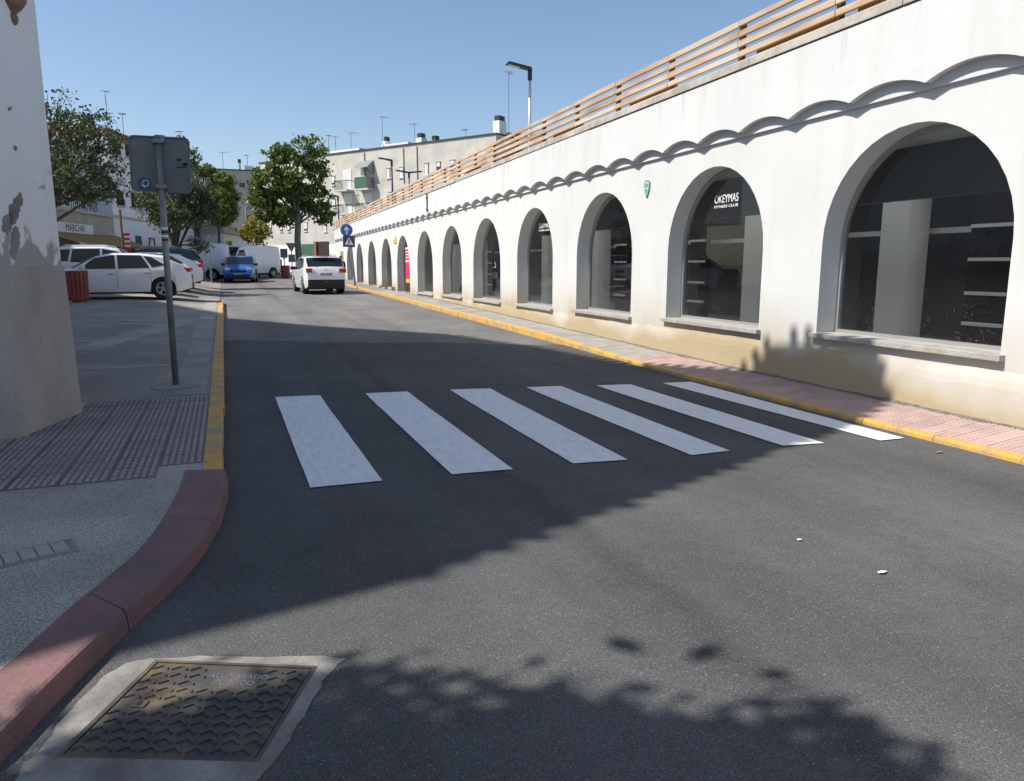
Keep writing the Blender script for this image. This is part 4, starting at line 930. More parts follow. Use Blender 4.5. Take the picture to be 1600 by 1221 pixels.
a, b = l2(372, 248), l2(377, 266); c_ = MB().box(a[0], b[0], 0.5, 1.2, b[1]-0.3, a[1]-0.4).build('chimney', 'house_white', bl2); MB().box(a[0]-0.03, b[0]+0.03, 0.45, 1.25, a[1]-0.4, a[1]).build('chimney_cap', 'dark_metal', c_)
a, b = l2(382, 258), l2(397, 266); MB().box(a[0], b[0], 0.6, 3, b[1]-0.2, a[1]).build('roof_hut', 'house_white', bl2)
antenna(349, 238, 262, KY+2, 'thin aerial on the shaded grey block, on the lime tree side of its chimney', 0); antenna(387, 243, 262, KY+2, 'thin aerial on the shaded grey block, above its white roof hut', 0)

# ------------------------------------------------------------------ left row of houses (their street fronts stand in shade)
F0 = np.array([-8.0, 40.0, 0]); dF = np.array([0.26, 0.966, 0]); dF /= np.linalg.norm(dF); nF = np.array([dF[1], -dF[0], 0]); rzF = math.atan2(dF[1], dF[0])
def onf(x, y, off=0.0): P = at_plane(x, y, F0+nF*off, nF); return float(np.dot(P-F0, dF)), float(P[2])
def house(name, lab, u0, u1, z1, m, dep=9):
    t = thing(name, lab, 'building', tuple(F0+dF*u0), rzF); MB().box(0, u1-u0, 0, dep, -0.2, z1).build('wall', m, t); return t
def hb(u0, u1, d0, d1, z0, z1): return MB().box(u0, u1, -d1, -d0, z0, z1)     # d = out towards the street
def hwin(t, U, px, m='win_glass', fm='wood_dark', guard=False, off=0.0):
    x0, y0, x1, y1 = px; a, b = onf(x0, y0, off), onf(x1, y1, off)
    wv = hb(a[0]-U, b[0]-U, off, off+0.02, b[1], a[1]).build('window', m, t)
    for (p, q_) in ((a[0]-0.08, a[0]), (b[0], b[0]+0.08)): hb(p-U, q_-U, off, off+0.05, b[1], a[1]+0.08).build('frame', fm, wv)
    hb(a[0]-U, b[0]-U, off, off+0.05, a[1], a[1]+0.10).build('lintel', fm, wv); hb(a[0]-U-0.08, b[0]-U+0.08, off, off+0.12, b[1]-0.1, b[1]).build('sill', 'sill_stone', wv)
    if guard:
        for i in range(7): u = a[0]+(b[0]-a[0])*i/6-U; hb(u, u+0.03, off+0.10, off+0.13, b[1], b[1]+(a[1]-b[1])*0.5).build('bar', 'dark_metal', wv)
uc0, uc1 = onf(60, 350)[0], onf(178, 350)[0]; zc = onf(130, 334)[1]
cafe = house('cafe', 'beige corner cafe with brown awning and pale sign board above it', uc0, uc1, zc, 'cafe_wall', 6)
hb(0, uc1-uc0, 0, 0.18, zc, zc+0.16).build('cornice', 'coping', cafe)
a, b = onf(84, 350), onf(143, 366); hb(a[0]-uc0, b[0]-uc0, 0.02, 0.10, b[1]-0.1, a[1]+0.12).build('sign_board', 'litter', cafe)
text('MARCHA!', 0.5, 'shutter_brown', cafe, (onf(99, 355)[0]-uc0, -0.105, onf(99, 362)[1]+0.05), (math.pi/2, 0, 0), sx=0.95)
a, b = onf(70, 364), onf(186, 392); az0, az1 = onf(110, 393)[1], onf(110, 364)[1]
aw = MB(); ua, ub = 0.3, uc1-uc0+0.3
aw.add([(ua, 0, az1), (ub, 0, az1), (ub, -1.8, az0+0.25), (ua, -1.8, az0+0.25), (ua, 0, az1+0.04), (ub, 0, az1+0.04), (ub, -1.8, az0+0.29), (ua, -1.8, az0+0.29)], [(0,1,2,3),(4,5,6,7),(0,1,5,4),(1,2,6,5),(2,3,7,6),(3,0,4,7)])
awo = aw.build('awning', 'awning', cafe); hb(ua, ub, 1.78, 1.82, az0, az0+0.27).build('valance', 'black', awo)
hb(0.2, uc1-uc0-1.4, 0.0, 0.03, 0.5, az0+0.1).build('shopfront', 'black', cafe)
for k in range(14): hb(uc1-uc0-5.0+k*0.22, uc1-uc0-4.97+k*0.22, 0.02, 0.05, zc+0.16, zc+1.1).build('baluster', 'dark_metal', cafe)
hb(uc1-uc0-5.0, uc1-uc0-1.9, 0.0, 0.06, zc+1.1, zc+1.15).build('handrail', 'dark_metal', cafe)
u2 = uc1; u3 = onf(292, 350)[0]; zh = onf(205, 228)[1]
h2 = house('white_house', 'three storey white house with dark window surrounds and brick-trimmed roof terrace', u2, u3, zh, 'house_white', 10)
# upper floors above the cafe belong to a white neighbour set back
hn = thing('upper_house', 'white upper storeys rising behind the cafe roof and tree', 'building', tuple(F0+dF*uc0-nF*1.2), rzF); MB().box(0, uc1-uc0-0.02, 0, 8, zc, zh-0.5).build('wall', 'house_white', hn)
for px in ((100,300,108,322),(125,305,133,326)):
    a, b = onf(px[0], px[1], -1.2), onf(px[2], px[3], -1.2); wv = MB().box(a[0]-uc0, b[0]-uc0, -0.03, 0, b[1], a[1]).build('window', 'win_glass', hn); MB().box(a[0]-uc0-0.1, b[0]-uc0+0.1, -0.06, 0, a[1], a[1]+0.12).build('lintel', 'coping', wv)
for px in ((190,368,196,395),(212,371,221,396),(233,374,242,396)): hwin(h2, u2, px, 'shutter_green' if px[0] != 233 else 'win_glass', 'dark_metal')
for px in ((182,300,192,322),(205,303,216,326),(228,306,238,328),(176,225,186,243),(196,229,206,247),(258,318,266,338)): hwin(h2, u2, px, 'win_glass', 'wood_dark', True)
hb(0, u3-u2, 0, 0.10, onf(200, 343)[1], onf(200, 343)[1]+0.12).build('string_course', 'coping', h2)
a, b = onf(166, 194), onf(219, 212); zt_ = onf(190, 200)[1]
hut = hb(0.4, b[0]-u2, -3.5, -0.05, zh, zt_-0.5).build('roof_terrace', 'house_white', h2)
hb(0.2, b[0]-u2+0.15, -3.6, 0.08, zh-0.05, zh+0.3).build('brick_band', 'brown_brick', hut)
for u in (0.3, (b[0]-u2)/2, b[0]-u2-0.25): hb(u, u+0.35, -0.1, 0.10, zh+0.3, zt_-0.35).build('brick_pier', 'brown_brick', hut)
hb(0.2, b[0]-u2+0.1, -3.6, 0.06, zt_-0.5, zt_-0.35).build('coping', 'brown_brick', hut)
u4 = onf(345, 350)[0]; z3 = onf(320, 283)[1]
h3 = house('terrace_house', 'white house with planted roof terrace behind the roadside tree', u3+0.02, u4, z3, 'house_white', 8)
for k in range(6): hb(0.2+(u4-u3-0.6)*k/5, 0.5+(u4-u3-0.6)*k/5, -0.3, 0.05, z3, z3+1.0).build('parapet_pier', 'brown_brick', h3)
hb(0, u4-u3, -0.25, 0.0, z3, z3+0.75).build('parapet', 'house_white', h3); hb(0, u4-u3, -0.3, 0.06, z3+0.9, z3+1.05).build('coping', 'brown_brick', h3)
hwin(h3, u3, (303,356,315,372)); hwin(h3, u3, (300,300,306,315)); hwin(h3, u3, (322,306,327,318))
# low garage wing in front
lw = thing('low_garage', 'low white garage wing with grey roof edge beside the vans', 'building', tuple(F0+dF*(u3+3)+nF*0.02), rzF)
zlw = onf(330, 362, 1.5)[1]; MB().box(0, u4-u3+2, -1.5, 0, -0.2, zlw).build('wall', 'house_white', lw); MB().box(-0.2, u4-u3+2.3, -1.9, 0.0, zlw, zlw+0.18).build('roof_edge', 'coping', lw); MB().box(-0.1, u4-u3+2.1, -1.8, 0.0, zlw+0.18, zlw+0.6).build('roof', 'block_grey', lw)
MB().box(0.6, 3.2, -1.54, -1.5, zlw-1.4, zlw-0.25).build('window', 'win_glass', lw)
for x, yt, yb, s, yd in ((169,143,200,1,58),(193,178,205,0,60),(283,206,225,0,70)): antenna(x, yt, yb, yd, {169: 'tall aerial with gridded reflector above the feathery tree', 193: 'plain aerial above the brick-trimmed roof terrace', 283: 'low aerial just above the back of the square road sign'}[x], s)
nsb = at_y(193, 395, 37); np_ = thing('no_entry_post', 'thin brown post with small striped plate in front of the white house', 'post', (nsb[0], 37, 0.5)); h_ = at_y(193, 328, 37)[2]-0.5
MB().tube([(0,0,-0.2),(0,0,h_)], 0.05, 8).build('post', 'rail_post', np_); MB().box(0.08,0.30,-0.02,0.0,h_-1.75,h_-1.0).build('plate', 'pink_print', np_)
for z in (0.1, 0.3, 0.5): MB().box(0.08,0.30,-0.025,-0.02,h_-1.70+z,h_-1.62+z).build('plate_stripe', 'white_print', np_)
# far small signs by the white wall
for x, yt, Yd, lab, kind in ((457, 388, 62, 'back of a triangular give way sign before the white wall', 't'), (445, 396, 63, 'small grey rectangular notice on a post beside the far bin', 'r')):
    b_ = at_y(x, 425, Yd); tz = at_y(x, yt, Yd)[2]; t = thing('far_sign', lab, 'sign', (b_[0], Yd, zr(Yd))); h_ = tz-zr(Yd)
    MB().tube([(0,0,0),(0,0,h_)], 0.035, 8).build('post', 'galv', t)
    if kind == 't': MB().prism([(-0.42,0,h_+0.4),(0.42,0,h_+0.4),(0,0,h_-0.35)], (0,0.03,0)).build('plate', 'sign_back', t); MB().box(-0.26,0.26,-0.02,0.02,h_-1.1,h_-0.5).build('lower_plate', 'sign_back', t)
    else: MB().box(-0.28,0.28,-0.04,-0.01,h_-0.35,h_+0.35).build('plate', 'sign_back', t)
gp = at_y(330, 430, 47); t = thing('parking_post', 'thin grey post standing beside the parked vans', 'post', (gp[0], 47, zl(gp[0], 47))); MB().tube([(0,0,-0.1),(0,0,at_y(330, 366, 47)[2]-zl(gp[0], 47))], 0.045, 8).build('pole', 'galv', t); MB().lathe([(0.09,0),(0.07,0.06),(0.045,0.08)],10).build('foot', 'galv', t)

# ------------------------------------------------------------------ vehicles (local +x = forward)
def interp(tab, x):
    if x <= tab[0][0]: return tab[0][1]
    for (a, za), (b, zb) in zip(tab[:-1], tab[1:]):
        if x <= b: t = (x-a)/(b-a); t_ = t*t*(3-2*t)*0.35+t*0.65; return za+(zb-za)*t_
    return tab[-1][1]
def vehicle(name, lab, loc_, rz, W, top, belt, wheels, R, paint, sides, wind, rear, lights, extra=None, sill=0.22, clad=False, grp=None, tum=0.22, z_b0=0.30, cat='car'):
    t = thing(name, lab, cat, loc_, rz, grp); x0, x1 = top[0][0], top[-1][0]
    xs = sorted(set([round(x, 3) for x in np.linspace(x0, x1, 90)]+[round(w_+d, 3) for w_ in wheels for d in np.linspace(-R-0.055, R+0.055, 17)]))
    def plan_(x):
        f = 1.0; e = 0.55
        if x > x1-e: f -= 0.20*((x-(x1-e))/e)**2.2
        if x < x0+e: f -= 0.13*((x0+e-x)/e)**2.2
        return W/2*f
    def sec(x):
        zt = interp(top, x); zs = min(interp(belt, x), zt-0.05); wb = plan_(x); wr = wb-0.02-tum*max(0, zt-zs-0.05)
        return zt, zs, wb, wr
    def zbot(x):
        z = sill+0.10*max(0, (x-(x1-0.35))/0.35)+0.12*max(0, ((x0+0.35)-x)/0.35)
        for w_ in wheels:
            d = abs(x-w_)
            if d < R+0.05: z = max(z, R-0.01+math.sqrt(max(0, (R+0.05)**2-d*d)))
        return z
    mb = MB(); K = 11; low = MB()
    for x in xs:
        zt, zs, wb, wr = sec(x); zb = min(zbot(x), zs-0.06)
        zc = max(zb+0.02, min(zs-0.03, zb+0.5*(zs-zb)))
        half = [(wb-0.05, zb), (wb-0.012, zb+0.25*(zs-zb)), (wb+0.012, zc+0.05), (wb-0.012, zs), (wr+0.01, zt-0.075), (wr-0.10, zt-0.022)]
        ring = half+[(0, zt)]+[(-a, b) for a, b in reversed(half)]
        for a, b in ring: mb.v.append((x, a, b))
    K = 13
    for i in range(len(xs)-1):
        for k in range(K-1): mb.f.append((i*K+k, i*K+k+1, (i+1)*K+k+1, (i+1)*K+k))
    mb.f += [tuple(range(K)), tuple((len(xs)-1)*K+k for k in range(K))]
    body = mb.build('body', paint, t, smooth=True)
    try: body.data.set_sharp_from_angle(angle=math.radians(38))
    except Exception: pass
    MB().box(x0+0.12, x1-0.12, -W/2+0.14, W/2-0.14, 0.20, 0.62).build('underbody', 'car_plastic', t)
    def side_y(x, z):
        zt, zs, wb, wr = sec(x); f = (z-zs)/max(0.05, zt-0.075-zs); return (wb-0.012)+((wr+0.01)-(wb-0.012))*min(1.2, max(0, f))
    def low_y(x, z):
        zt, zs, wb, wr = sec(x); return wb+0.004
    for poly in sides:
        for sgn in (-1, 1):
            pts = []
            for (xa, za), (xb, zb) in zip(poly, poly[1:]+poly[:1]):
                for j in range(5): xx, zz = xa+(xb-xa)*j/5, za+(zb-za)*j/5; pts.append((xx, sgn*(side_y(xx, zz)+0.006), zz))
            c = tuple(np.mean(np.array(pts), axis=0)); g_ = MB(); nn = len(pts)
            g_.add(pts+[c], [(i, (i+1) % nn, nn) for i in range(nn)]); g_.build('side_window', 'car_glass', t, fix=False)
    def screen(xa, xb, nm, inset=0.09):
        g_ = MB(); st_ = np.linspace(xa, xb, 9)
        for x in st_:
            zt, zs, wb, wr = sec(x); hw = wr-inset+0.06
            for f in (-1, -0.6, 0, 0.6, 1): g_.v.append((x, hw*f, zt-0.022*abs(f)**3+0.012))
        for i in range(8):
            for k in range(4): g_.f.append((i*5+k, i*5+k+1, i*5+6+k, i*5+5+k))
        return g_.build(nm, 'car_glass', t, fix=False)
    if wind: screen(*wind, 'windscreen')
    if rear: screen(*rear, 'rear_window')
    for w_ in wheels:
        for sgn in (-1, 1):
            y_ = sgn*(W/2-0.11)
            wh = MB().lathe([(R*0.60, -0.10), (R*0.93, -0.105), (R, -0.07), (R, 0.07), (R*0.93, 0.105), (R*0.60, 0.10)], 26, 'y', (0, 0, 0)).build('wheel', 'tyre', t, smooth=False); wh.location = (w_, y_, R-0.005)
            rm = MB(); rm.lathe([(R*0.66, 0.080), (R*0.63, 0.112), (R*0.56, 0.106), (R*0.54, 0.075)], 24, 'y')
            for k in range(5):
                a = 2*math.pi*k/5+0.3
                for da in (-0.13, 0.13): rm.bar((0.05*math.cos(a), 0.10, 0.05*math.sin(a)), (R*0.60*math.cos(a+da), 0.103, R*0.60*math.sin(a+da)), 0.035, 0.02, (0, 1, 0))
            rm.lathe([(0.055, 0.08), (0.05, 0.115)], 10, 'y')
            ro_ = rm.build('rim', 'rim', wh, fix=True); ro_.scale = (1, sgn, 1)
            MB().lathe([(R+0.035, -0.02), (R+0.035, 0.06)], 22, 'y', (w_, sgn*(W/2-0.22), R)).build('wheel_house', 'black', t)
            if clad:
                cl = MB(); 
                for k in range(13):
                    a = math.pi*k/12; 
                    for r_ in (R+0.045, R+0.105): xx = w_+r_*math.cos(a); cl.v.append((xx, sgn*(low_y(xx, 0.5)+0.012), R-0.01+r_*math.sin(a)))
                for k in range(12): cl.f.append((2*k, 2*k+1, 2*k+3, 2*k+2))
                cl.build('arch_cladding', 'car_plastic', t, fix=False)
    for kind, pts in lights:                       # (material/name, box list)
        for bx_ in pts: MB().box(*bx_).build(kind[0], kind[1], t, bevel=0.015 if min(bx_[1]-bx_[0], bx_[3]-bx_[2], bx_[5]-bx_[4]) > 0.035 else 0)
    if extra: extra(t, sec, low_y)
    return t
def car_trim(doors, handles, mir, mz, zs_=0.9, mirror_m='car_plastic', z0=0.32):
    def f(t, sec, low_y):
        for sgn in (-1, 1):
            for x in doors:
                zt, zs, wb, wr = sec(x); MB().add([(x-0.006, sgn*(wb-0.003), z0+0.05), (x+0.006, sgn*(wb-0.003), z0+0.05), (x+0.006, sgn*(wb+0.016), z0+0.30), (x+0.006, sgn*(wb-0.006), zs), (x-0.006, sgn*(wb-0.006), zs), (x-0.006, sgn*(wb+0.016), z0+0.30)], [(0, 1, 2, 3, 4, 5)]).build('door_seam', 'seam', t, fix=False)
            for x in handles:
                zt, zs, wb, wr = sec(x); y = sgn*(wb+0.012); MB().box(x-0.10, x+0.10, min(y, y-sgn*0.03), max(y, y-sgn*0.03), zs-0.13, zs-0.095).build('door_handle', 'chrome', t)
            zt, zs, wb, wr = sec(mir); y0, y1 = sgn*(wb-0.03), sgn*(wb+0.19); MB().box(mir-0.06, mir+0.06, min(y0, y1), max(y0, y1), mz-0.07, mz+0.08).build('mirror', mirror_m, t, bevel=0.03)
    return f
PLT = ('number_plate', 'plate'); TL = ('tail_light', 'tail_red'); HL = ('headlight', 'head_clear'); BP = ('bumper', 'car_plastic'); GR = ('grille', 'black'); CHR = ('badge', 'chrome')
# hatchback
HT = [(-2.18, 0.62), (-2.15, 0.98), (-1.95, 1.12), (-1.35, 1.37), (-0.6, 1.44), (0.1, 1.44), (0.55, 1.34), (1.25, 0.98), (1.55, 0.90), (2.0, 0.76), (2.12, 0.66), (2.18, 0.50)]
HBt = [(-2.18, 0.86), (-1.6, 0.96), (-0.6, 0.90), (1.1, 0.86), (2.1, 0.66)]
def hatch(name, lab, loc_, rz, paint='paint_white', grp=None, mirm='paint_white'):
    sides = [[(-0.02, 0.94), (0.98, 0.93), (0.55, 1.27), (0.0, 1.37)], [(-0.98, 0.97), (-0.09, 0.94), (-0.07, 1.37), (-0.75, 1.36)], [(-1.42, 1.06), (-1.05, 0.98), (-0.82, 1.34), (-1.05, 1.30)]]
    return vehicle(name, lab, loc_, rz, 1.80, HT, HBt, (-1.33, 1.34), 0.325, paint, sides, (0.58, 1.20), (-1.92, -1.40),
        [(TL, [(-2.17, -1.85, -0.83, -0.56, 0.84, 0.97), (-2.17, -1.85, 0.56, 0.83, 0.84, 0.97)]), (HL, [(1.80, 2.11, -0.76, -0.46, 0.62, 0.74), (1.80, 2.11, 0.46, 0.76, 0.62, 0.74)]), (BP, [(-2.20, -2.0, -0.62, 0.62, 0.30, 0.46), (2.0, 2.185, -0.6, 0.6, 0.26, 0.40)]), (PLT, [(-2.21, -2.17, -0.26, 0.26, 0.62, 0.73), (2.17, 2.20, -0.26, 0.26, 0.42, 0.52)])],
        car_trim((-0.05, 1.02, -1.0), (0.12, -0.92), 0.85, 0.98, mirror_m=mirm), grp=grp)
ST = [(-2.22, 0.66), (-2.19, 1.05), (-2.05, 1.25), (-1.72, 1.55), (-1.2, 1.63), (0.0, 1.65), (0.45, 1.58), (1.10, 1.12), (1.45, 1.05), (1.98, 0.93), (2.13, 0.80), (2.20, 0.60)]
SBt = [(-2.22, 0.98), (-1.6, 1.08), (-0.6, 1.02), (1.1, 0.98), (2.1, 0.82)]
def suv(name, lab, loc_, rz, paint, grp=None, mirm='car_plastic', rails=True, tint='car_glass'):
    sides = [[(-0.02, 1.06), (0.92, 1.05), (0.48, 1.45), (0.0, 1.55)], [(-1.0, 1.09), (-0.09, 1.06), (-0.07, 1.55), (-0.9, 1.54)], [(-1.66, 1.17), (-1.07, 1.10), (-0.97, 1.53), (-1.40, 1.50)]]
    def ex(t, sec, low_y):
        car_trim((-0.05, 1.02, -1.02), (0.12, -0.92), 0.82, 1.10, mirror_m=mirm)(t, sec, low_y)
        if rails:
            for s in (-1, 1): MB().tube([(-1.25, s*0.60, 1.62), (-1.1, s*0.61, 1.675), (0.1, s*0.61, 1.69), (0.3, s*0.60, 1.63)], 0.018, 8).build('roof_rail', 'chrome', t)
        MB().box(-1.90, -1.62, -0.50, 0.50, 1.585, 1.62).build('roof_spoiler', paint, t, bevel=0.012); MB().box(-1.905, -1.88, -0.16, 0.16, 1.575, 1.60).build('brake_light', 'tail_red', t)
        MB().box(-2.235, -2.20, -0.04, 0.04, 1.0, 1.06).build('badge', 'chrome', t); MB().bar((-2.06, -0.02, 1.24), (-2.10, 0.42, 1.16), 0.02, 0.015).build('wiper', 'black', t)
    return vehicle(name, lab, loc_, rz, 1.80, ST, SBt, (-1.30, 1.33), 0.34, paint, sides, (0.50, 1.08), (-2.10, -1.70),
        [(TL, [(-2.20, -1.90, -0.83, -0.56, 0.92, 1.10), (-2.20, -1.90, 0.56, 0.83, 0.92, 1.10)]), (('reversing_light', 'head_clear'), [(-2.215, -2.0, -0.585, -0.50, 0.94, 1.05), (-2.215, -2.0, 0.50, 0.585, 0.94, 1.05)]),
         (HL, [(1.78, 2.13, -0.78, -0.47, 0.76, 0.90), (1.78, 2.13, 0.47, 0.78, 0.76, 0.90)]),
         (BP, [(-2.24, -1.95, -0.78, 0.78, 0.26, 0.62), (2.0, 2.22, -0.66, 0.66, 0.28, 0.50)]), (GR, [(2.12, 2.19, -0.45, 0.45, 0.62, 0.76)]), (PLT, [(-2.24, -2.18, -0.26, 0.26, 0.80, 0.91), (2.2, 2.23, -0.26, 0.26, 0.48, 0.58)]), (('reflector', 'tail_red'), [(-2.247, -2.2, -0.10, 0.10, 0.50, 0.535)])],
        ex, clad=True, sill=0.24, grp=grp)
zY = lambda X, Y: zl(X, Y)
gp_ = 'cars parked in a row on the plaza'
hatch('parked_car', 'white hatchback parked side on, nearest the red slatted bin', (-3.18, 27.0, zY(-3.2, 27)), math.pi, grp=gp_)
suv('parked_car', 'tall white estate car parked tail towards the cafe behind the hatchback', (-3.95, 30.4, zY(-3.9, 30.4)), 0.0, 'paint_white', gp_, 'paint_white')
hatch('parked_car', 'white car parked nose to the houses, between the estate and the black car', (-3.0, 33.4, zY(-3, 33.4)), math.pi, grp=gp_)
suv('parked_car', 'black off-roader with red tail lights parked nose to the houses', (-3.05, 36.4, zY(-3, 36.4)), math.pi, 'paint_dark', gp_)
suv('driving_car', 'white crossover with lit brake lights driving away down the street', (3.98, 35.1, zr(35)), math.pi/2+0.05, 'paint_white', None)
bc = at_y(377, 440, 49.5); suv('oncoming_car', 'small blue crossover coming towards us along the street', (float(bc[0])+0.05, 50.8, zr(50.5)), -math.pi/2-0.10, 'paint_blue', None, 'black')
# vans
VT = [(-2.75, 0.55), (-2.72, 2.1), (-2.62, 2.34), (-1.5, 2.40), (0.9, 2.40), (1.30, 2.28), (2.02, 1.36), (2.30, 1.22), (2.62, 1.02), (2.72, 0.85), (2.75, 0.50)]
VB = [(-2.75, 1.28), (1.0, 1.28), (2.0, 1.20), (2.7, 0.9)]
def van(lab, loc_, rz):
    sides = [[(0.85, 1.34), (1.88, 1.30), (1.42, 1.98), (0.95, 2.02)]]
    def ex(t, sec, low_y):
        car_trim((0.75, 2.0, -0.8), (0.95,), 1.75, 1.42, z0=0.4)(t, sec, low_y)
        MB().box(2.70, 2.77, -0.10, 0.10, 0.88, 1.0).build('badge', 'chrome', t, bevel=0.02)
    return vehicle('van', lab, loc_, rz, 1.98, VT, VB, (-1.75, 1.75), 0.34, 'paint_white', sides, (1.38, 1.98), None,
        [(HL, [(2.35, 2.70, -0.88, -0.6, 0.86, 1.06), (2.35, 2.70, 0.6, 0.88, 0.86, 1.06)]), (TL, [(-2.77, -2.70, -0.95, -0.82, 0.9, 1.35), (-2.77, -2.70, 0.82, 0.95, 0.9, 1.35)]), (BP, [(2.45, 2.79, -0.9, 0.9, 0.34, 0.62), (-2.82, -2.6, -0.9, 0.9, 0.36, 0.55)]), (GR, [(2.66, 2.765, -0.5, 0.5, 0.68, 0.82)]), (PLT, [(2.77, 2.80, -0.26, 0.26, 0.45, 0.56)])],
        ex, clad=True, sill=0.34, grp='white vans by the houses', tum=0.10, cat='van')
v1 = at_y(372, 430, 58); van('white panel van seen from its front corner behind the blue car', (float(v1[0])+0.6, 59.0, zr(58)+0.05), math.pi+0.75)
v2 = at_y(305, 430, 52); van('white panel van half hidden by the black parked car', (float(v2[0])-0.6, 53.0, zr(52)+0.08), math.pi-0.1)

# ------------------------------------------------------------------ person on the right pavement
pp = at_y(530, 430, 38.5); pe_loc = (float(pp[0])+0.12, 38.5, zpr(38.5))
pe = None
def skin_mesh(name, verts, edges, radii, m, parent, sub=2):
    me = bpy.data.meshes.new(name); me.from_pydata(verts, edges, []); o = bpy.data.objects.new(name, me); COL.objects.link(o)
    md = o.modifiers.new('s', 'SKIN'); 
    for i, r_ in enumerate(radii): me.skin_vertices[0].data[i].radius = (r_, r_*0.85)
    me.skin_vertices[0].data[0].use_root = True
    o.modifiers.new('d', 'SUBSURF').levels = sub; o.modifiers['d'].render_levels = sub
    dg = bpy.context.evaluated_depsgraph_get(); ev = o.evaluated_get(dg); m2 = bpy.data.meshes.new_from_object(ev); bpy.data.objects.remove(o)
    m2.materials.clear(); m2.materials.append(M[m]); m2.shade_smooth(); o2 = bpy.data.objects.new(name, m2); COL.objects.link(o2); o2.parent = parent; return o2
k = 0.90
V = [(0,0,.92),(0,0,1.12),(0,.0,1.36),(0,0,1.46),(0,.01,1.52),(0,.015,1.62),(0,.01,1.70),
     (.17,0,1.38),(.22,.02,1.12),(.23,-.05,.88),(.235,-.07,.79),(-.17,0,1.38),(-.22,.02,1.12),(-.23,-.05,.88),(-.235,-.07,.79),
     (.09,0,.88),(.10,-.03,.48),(.10,.04,.08),(.10,-.10,.03),(-.09,0,.88),(-.10,.06,.48),(-.10,.16,.09),(-.10,.03,.04)]
Ed = [(0,1),(1,2),(2,3),(3,4),(4,5),(5,6),(2,7),(7,8),(8,9),(9,10),(2,11),(11,12),(12,13),(13,14),(0,15),(15,16),(16,17),(17,18),(0,19),(19,20),(20,21),(21,22)]
Rd = [.15,.145,.16,.065,.06,.10,.075,.07,.052,.042,.04,.07,.052,.042,.04,.095,.068,.048,.04,.095,.068,.048,.04]
pe = thing('person', 'person in black top and dark jeans walking on the right pavement beside the white car', 'person', pe_loc, 0.2)
body = skin_mesh('body', [(x*k, y*k, z*k) for x, y, z in V], Ed, [r_*k for r_ in Rd], 'skin', pe)
tv = [V[0], V[1], V[2], V[3], V[7], V[8], V[11], V[12]]
skin_mesh('black_top', [(x*k, y*k, z*k) for x, y, z in tv], [(0,1),(1,2),(2,3),(2,4),(4,5),(2,6),(6,7)], [r_*k*1.12 for r_ in (.155,.15,.165,.075,.078,.065,.078,.065)], 'cloth_black', pe)
jv = [V[0], V[15], V[16], V[17], V[19], V[20], V[21]]
skin_mesh('jeans', [(x*k, y*k, z*k) for x, y, z in jv], [(0,1),(1,2),(2,3),(0,4),(4,5),(5,6)], [r_*k*1.12 for r_ in (.155,.105,.078,.06,.105,.078,.06)], 'cloth_jeans', pe)
skin_mesh('hair', [(0, .03*k, 1.60*k), (0, .035*k, 1.69*k), (0, .0, 1.745*k)], [(0, 1), (1, 2)], [.095*k, .105*k, .085*k], 'hair', pe)

# ------------------------------------------------------------------ trees
def leaves(name, lobes, n, size, m, parent, seed, gap=0.5, drop=0.0, shell=0.55):
    r = np.random.default_rng(seed); wts = np.array([l[1][0]*l[1][1]*l[1][2] for l in lobes])**0.75; wts /= wts.sum()
    idx = r.choice(len(lobes), n, p=wts); c = np.array([l[0] for l in lobes])[idx]; rad = np.array([l[1] for l in lobes])[idx]
    d = r.normal(size=(n, 3)); d /= np.linalg.norm(d, axis=1)[:, None]; rr = (shell+(1-shell)*r.random(n))**0.7*(1+0.10*r.normal(size=n))
    P = c+d*rad*rr[:, None]
    # clumping: keep points near random twig centres
    tc = P[r.choice(n, max(40, n//38))]
    k = r.choice(len(tc), n); mixf = (0.80*r.random(n)**0.5)[:, None]
    sel = tc[k]
    near_ = np.linalg.norm(sel-P, axis=1)
    P = np.where((r.random(n) < gap)[:, None], sel+r.normal(size=(n, 3))*np.array([0.20, 0.20, 0.13])*max(0.8, size*6), P)
    a = r.normal(size=(n, 3)); a /= np.linalg.norm(a, axis=1)[:, None]; b = np.cross(a, r.normal(size=(n, 3))); b /= np.linalg.norm(b, axis=1)[:, None]
    s = (size*(0.6+0.8*r.random(n)))[:, None]; a *= s; b *= s*0.55
    if drop: a[:, 2] -= drop*s[:, 0]
    v = np.stack([P-a, P+b-a*0.1, P+a, P-b-a*0.1], 1).reshape(-1, 3)
    me = bpy.data.meshes.new(name); me.from_pydata(v.tolist(), [], np.arange(4*n).reshape(n, 4).tolist()); me.materials.append(M[m]); o = bpy.data.objects.new(name, me); COL.objects.link(o); o.parent = parent; return o
